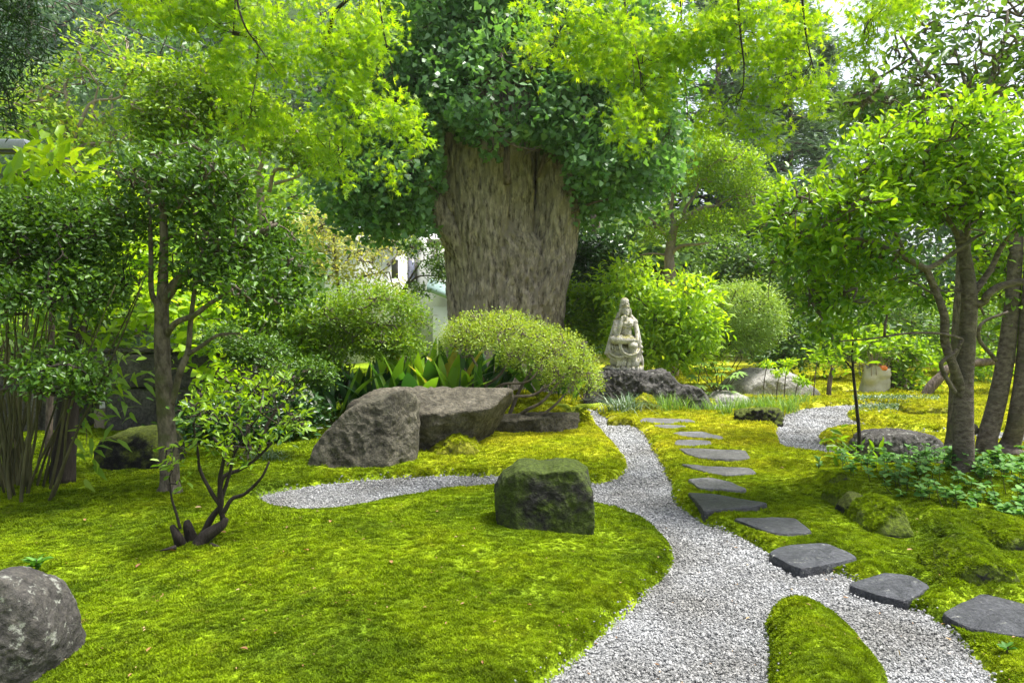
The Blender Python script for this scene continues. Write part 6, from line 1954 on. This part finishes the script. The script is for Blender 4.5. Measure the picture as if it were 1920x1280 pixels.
def fatsia():
    b = P(1340, 745, 12.6); b[2] = 0.03
    E = thing('fatsia_plant', 'fatsia with large pale green hand shaped leaves beside the rugged rocks', 'plant', b)
    rng = np.random.RandomState(6)
    pts = [(0, 0)]
    tipsA = np.linspace(-140, 140, 8)
    poly = [(0, 0, 0)]
    for i, a in enumerate(tipsA):
        if i:
            m_ = math.radians((a + tipsA[i - 1]) / 2); poly.append((.34 * math.cos(m_), .34 * math.sin(m_), .03))
        l = 1 - .35 * (abs(a) / 140) ** 2
        q = math.radians(a)
        for da, ll in ((-6, .72), (0, 1), (6, .72)):
            poly.append((l * ll * math.cos(q + math.radians(da) * 1.3), l * ll * math.sin(q + math.radians(da) * 1.3), -.16 * ll * ll))
    TM['palm'] = T(poly, [(0, k, k + 1) for k in range(1, len(poly) - 1)])
    spots = [(1310, 690), (1335, 678), (1362, 690), (1325, 705), (1350, 700), (1372, 705), (1312, 722), (1338, 718), (1362, 722), (1330, 735), (1350, 738), (1372, 735), (1385, 698), (1300, 705), (1345, 688), (1318, 680)]
    tb = Tubes()
    pos, ax, no, sz = [], [], [], []
    for (x, y) in spots:
        p = P(x, y, 12.3 + .35 * rng.rand())
        tb.add(wiggle(b + rng.normal(size=3) * .03, p, rng, 3, .1), .012, .006, sides=5)
        o_ = p - b; o_[2] *= .2
        pos.append(p); ax.append(nrm(o_ + np.array((0, -.12, 0))) + np.array((0, -.2, -.45))); no.append(np.array((0, -.7, 1.)) + nrm(o_) * .5); sz.append(.15 + .05 * rng.rand())
    tb.put('stems', BK['cane'], E)
    fo = dict(pos=np.array(pos), axis=np.array(ax), normal=np.array(no), size=np.array(sz), tmpl='palm', width=1.0, rnd=np.clip(.3 + .7 * rng.rand(len(pos)), 0, 1))
    leaf_objects(fo, range(len(pos)), LM['fatsia'], E)
fatsia()

def low_plant(name, label, px, py, n, size, seed, mat, hgt=.08, width=.36):
    rng = np.random.RandomState(seed)
    b = G(px, py, .06); b[2] = float(ground_h([b[:2]])[0])
    E = thing(name, label, 'plant', b)
    tb = Tubes(); tb.add([b - (0, 0, .02), b + (0, 0, hgt * .5), b + (.005, 0, hgt)], .005, .003, sides=5); tb.put('stem', BK['cane'], E)
    a = rng.rand(n) * 6.28
    ax = np.column_stack([np.cos(a), np.sin(a), .1 + .9 * rng.rand(n)])
    fo = dict(pos=b + np.column_stack([np.zeros(n), np.zeros(n), hgt * (.3 + .7 * rng.rand(n))]), axis=ax, normal=np.tile((0, 0, 1.), (n, 1)) + rng.normal(size=(n, 3)) * .2, size=size * (.7 + .5 * rng.rand(n)), tmpl='oval', width=width, rnd=rng.rand(n) * .8)
    leaf_objects(fo, range(n), LM[mat], E)
low_plant('leafy_seedling', 'small dark leaved seedling growing behind the lichen spotted boulder', 68, 1078, 20, .085, 7, 'herb', .1)
low_plant('leafy_seedling', 'tiny seedling on the moss at the end of the stone trail', 1888, 1228, 8, .04, 8, 'herb', .03, .5)
low_plant('leafy_seedling', 'lone seedling standing apart from the trailing leaves by the slabs', 1535, 900, 10, .06, 9, 'herb', .14, .55)

def ground_cover():
    rng = np.random.RandomState(12)
    pos, ax, no, sz, rn = [], [], [], [], []
    tb = Tubes()
    k = 0
    while k < 230:
        px, py = 1580 + 420 * rng.rand(), 872 + 125 * rng.rand()
        lim = 985 - (1 - min(1, max(0, (px - 1580) / 300))) * 70
        if py > lim or (px < 1760 and py < 880 and rng.rand() < .6): continue
        k += 1
        b = G(px, py, .08); b[2] = float(ground_h([b[:2]], False)[0])
        h = .06 + .15 * rng.rand() ** 1.4
        top = b + np.array((rng.normal() * .03, rng.normal() * .03, h))
        tb.add([b, (b + top) / 2 + rng.normal(size=3) * .008, top], .003, .002, sides=4, step=2)
        for q in range(9):
            t = 1 - .65 * rng.rand() ** 1.5
            a = rng.rand() * 6.28
            pos.append(b + (top - b) * t); ax.append((math.cos(a), math.sin(a), .15 + .25 * rng.normal())); no.append((rng.normal() * .3, rng.normal() * .3 - .15, 1)); sz.append(.038 + .028 * rng.rand()); rn.append(np.clip(.6 * rng.rand() + .4 * t - .1, 0, 1))
    v, f, r = leaves(np.array(pos), np.array(ax), np.array(no), np.array(sz), 'oval', .72, np.array(rn))
    E = put('leafy_ground_cover', v, f, LM['herb'], None, r, loc=G(1780, 930))
    tag(E, 'carpet of small heart shaped green leaves trailing round the smooth barked tree', 'ground cover', kind='stuff')
    tb.put('stems', BK['cane'], E)
ground_cover()
def silver_cover():
    rng = np.random.RandomState(13)
    n = 2600
    px = np.concatenate([1596 + 112 * rng.rand(n // 2), 1600 + 100 * rng.rand(n // 4), 1610 + 150 * rng.rand(n - n // 2 - n // 4)])
    py = np.concatenate([771 + 6 * rng.normal(size=n // 2) * .5 + (px[:n // 2] - 1596) * .03, 756 + 2 * rng.normal(size=n // 4), 755 + 2 * rng.normal(size=n - n // 2 - n // 4)])
    g = np.array([G(a, b) for a, b in zip(px, py)])
    g[:, 2] = ground_h(g[:, :2], False) + .05 * rng.rand(n)
    v, f, r = leaves(g, rng.normal(size=(n, 3)) + (0, 0, .6), rng.normal(size=(n, 3)) * .4 + (0, 0, 1), np.full(n, .045), 'dia', .5, rng.rand(n))
    tag(put('silvery_ground_cover', v, f, LM['sedge'], None, r, loc=G(1650, 772)), 'low silvery green plants edging the upper gravel strip', 'ground cover', kind='stuff')
silver_cover()
M_FALL = leaf_mat('fallen_leaf', (.2, .1, .04), (.3, .16, .06), (.36, .26, .12), trans=.1, rough=.6)
for k, (x, y) in enumerate(((325, 1030), (415, 1018), (330, 1045), (365, 960), (255, 1070), (570, 1060), (735, 1080), (450, 1230), (275, 1238), (520, 1205), (1225, 800), (1352, 800), (1325, 905), (1470, 880), (1700, 1035), (160, 985), (205, 870), (620, 1000))):
    rng = np.random.RandomState(k)
    b = G(x, y, .07); b[2] = float(ground_h([b[:2]])[0]) + .022
    if (x, y) == (1325, 905): b[2] = .125
    v, f, r = leaves(b[None], np.array([[rng.normal(), rng.normal(), .1]]), np.array([[.2 * rng.normal(), .2 * rng.normal(), 1]]), [.03 + .02 * rng.rand()], 'oval', .5, [rng.rand()])
    tag(put('fallen_leaf', v, f, M_FALL, None, r, loc=b), ('small dry brown fallen leaf lying beside the cut stump shrub' if k in (0, 1, 2, 3) else 'small dry brown fallen leaf on the open moss lawn' if k in (4, 5, 6, 7, 8, 9, 17) else 'small brown leaf lying on a stepping stone' if k == 12 else 'small brown leaf fallen in the shade by the black rock' if k in (15, 16) else 'small brown leaf on the moss beside the mossy rocks' if k == 14 else 'small brown leaf on the yellow moss beside the stepping stones'), 'leaf', 'fallen leaves')

def litter():
    rng = np.random.RandomState(77)
    n = 420
    px, py = 1920 * rng.rand(n), 800 + 480 * rng.rand(n) ** .8
    g = np.array([G(a, b, .05) for a, b in zip(px, py)])
    g = g[(np.abs(g[:, 0]) < 6) & ~on_stone(g[:, :2])]
    g[:, 2] = np.maximum(ground_h(g[:, :2]), .008) + .012
    n = len(g)
    v, f, r = leaves(g, rng.normal(size=(n, 3)) * (1, 1, .15), rng.normal(size=(n, 3)) * .25 + (0, 0, 1), .008 + .02 * rng.rand(n) ** 2, 'oval', .35, rng.rand(n))
    tag(put('leaf_litter', v, f, M_FALL, None, r, loc=(0, 4, 0)), 'tiny brown bits of dead leaf and bud scale strewn over moss and gravel', 'litter', kind='stuff')
litter()
haze(.0004)
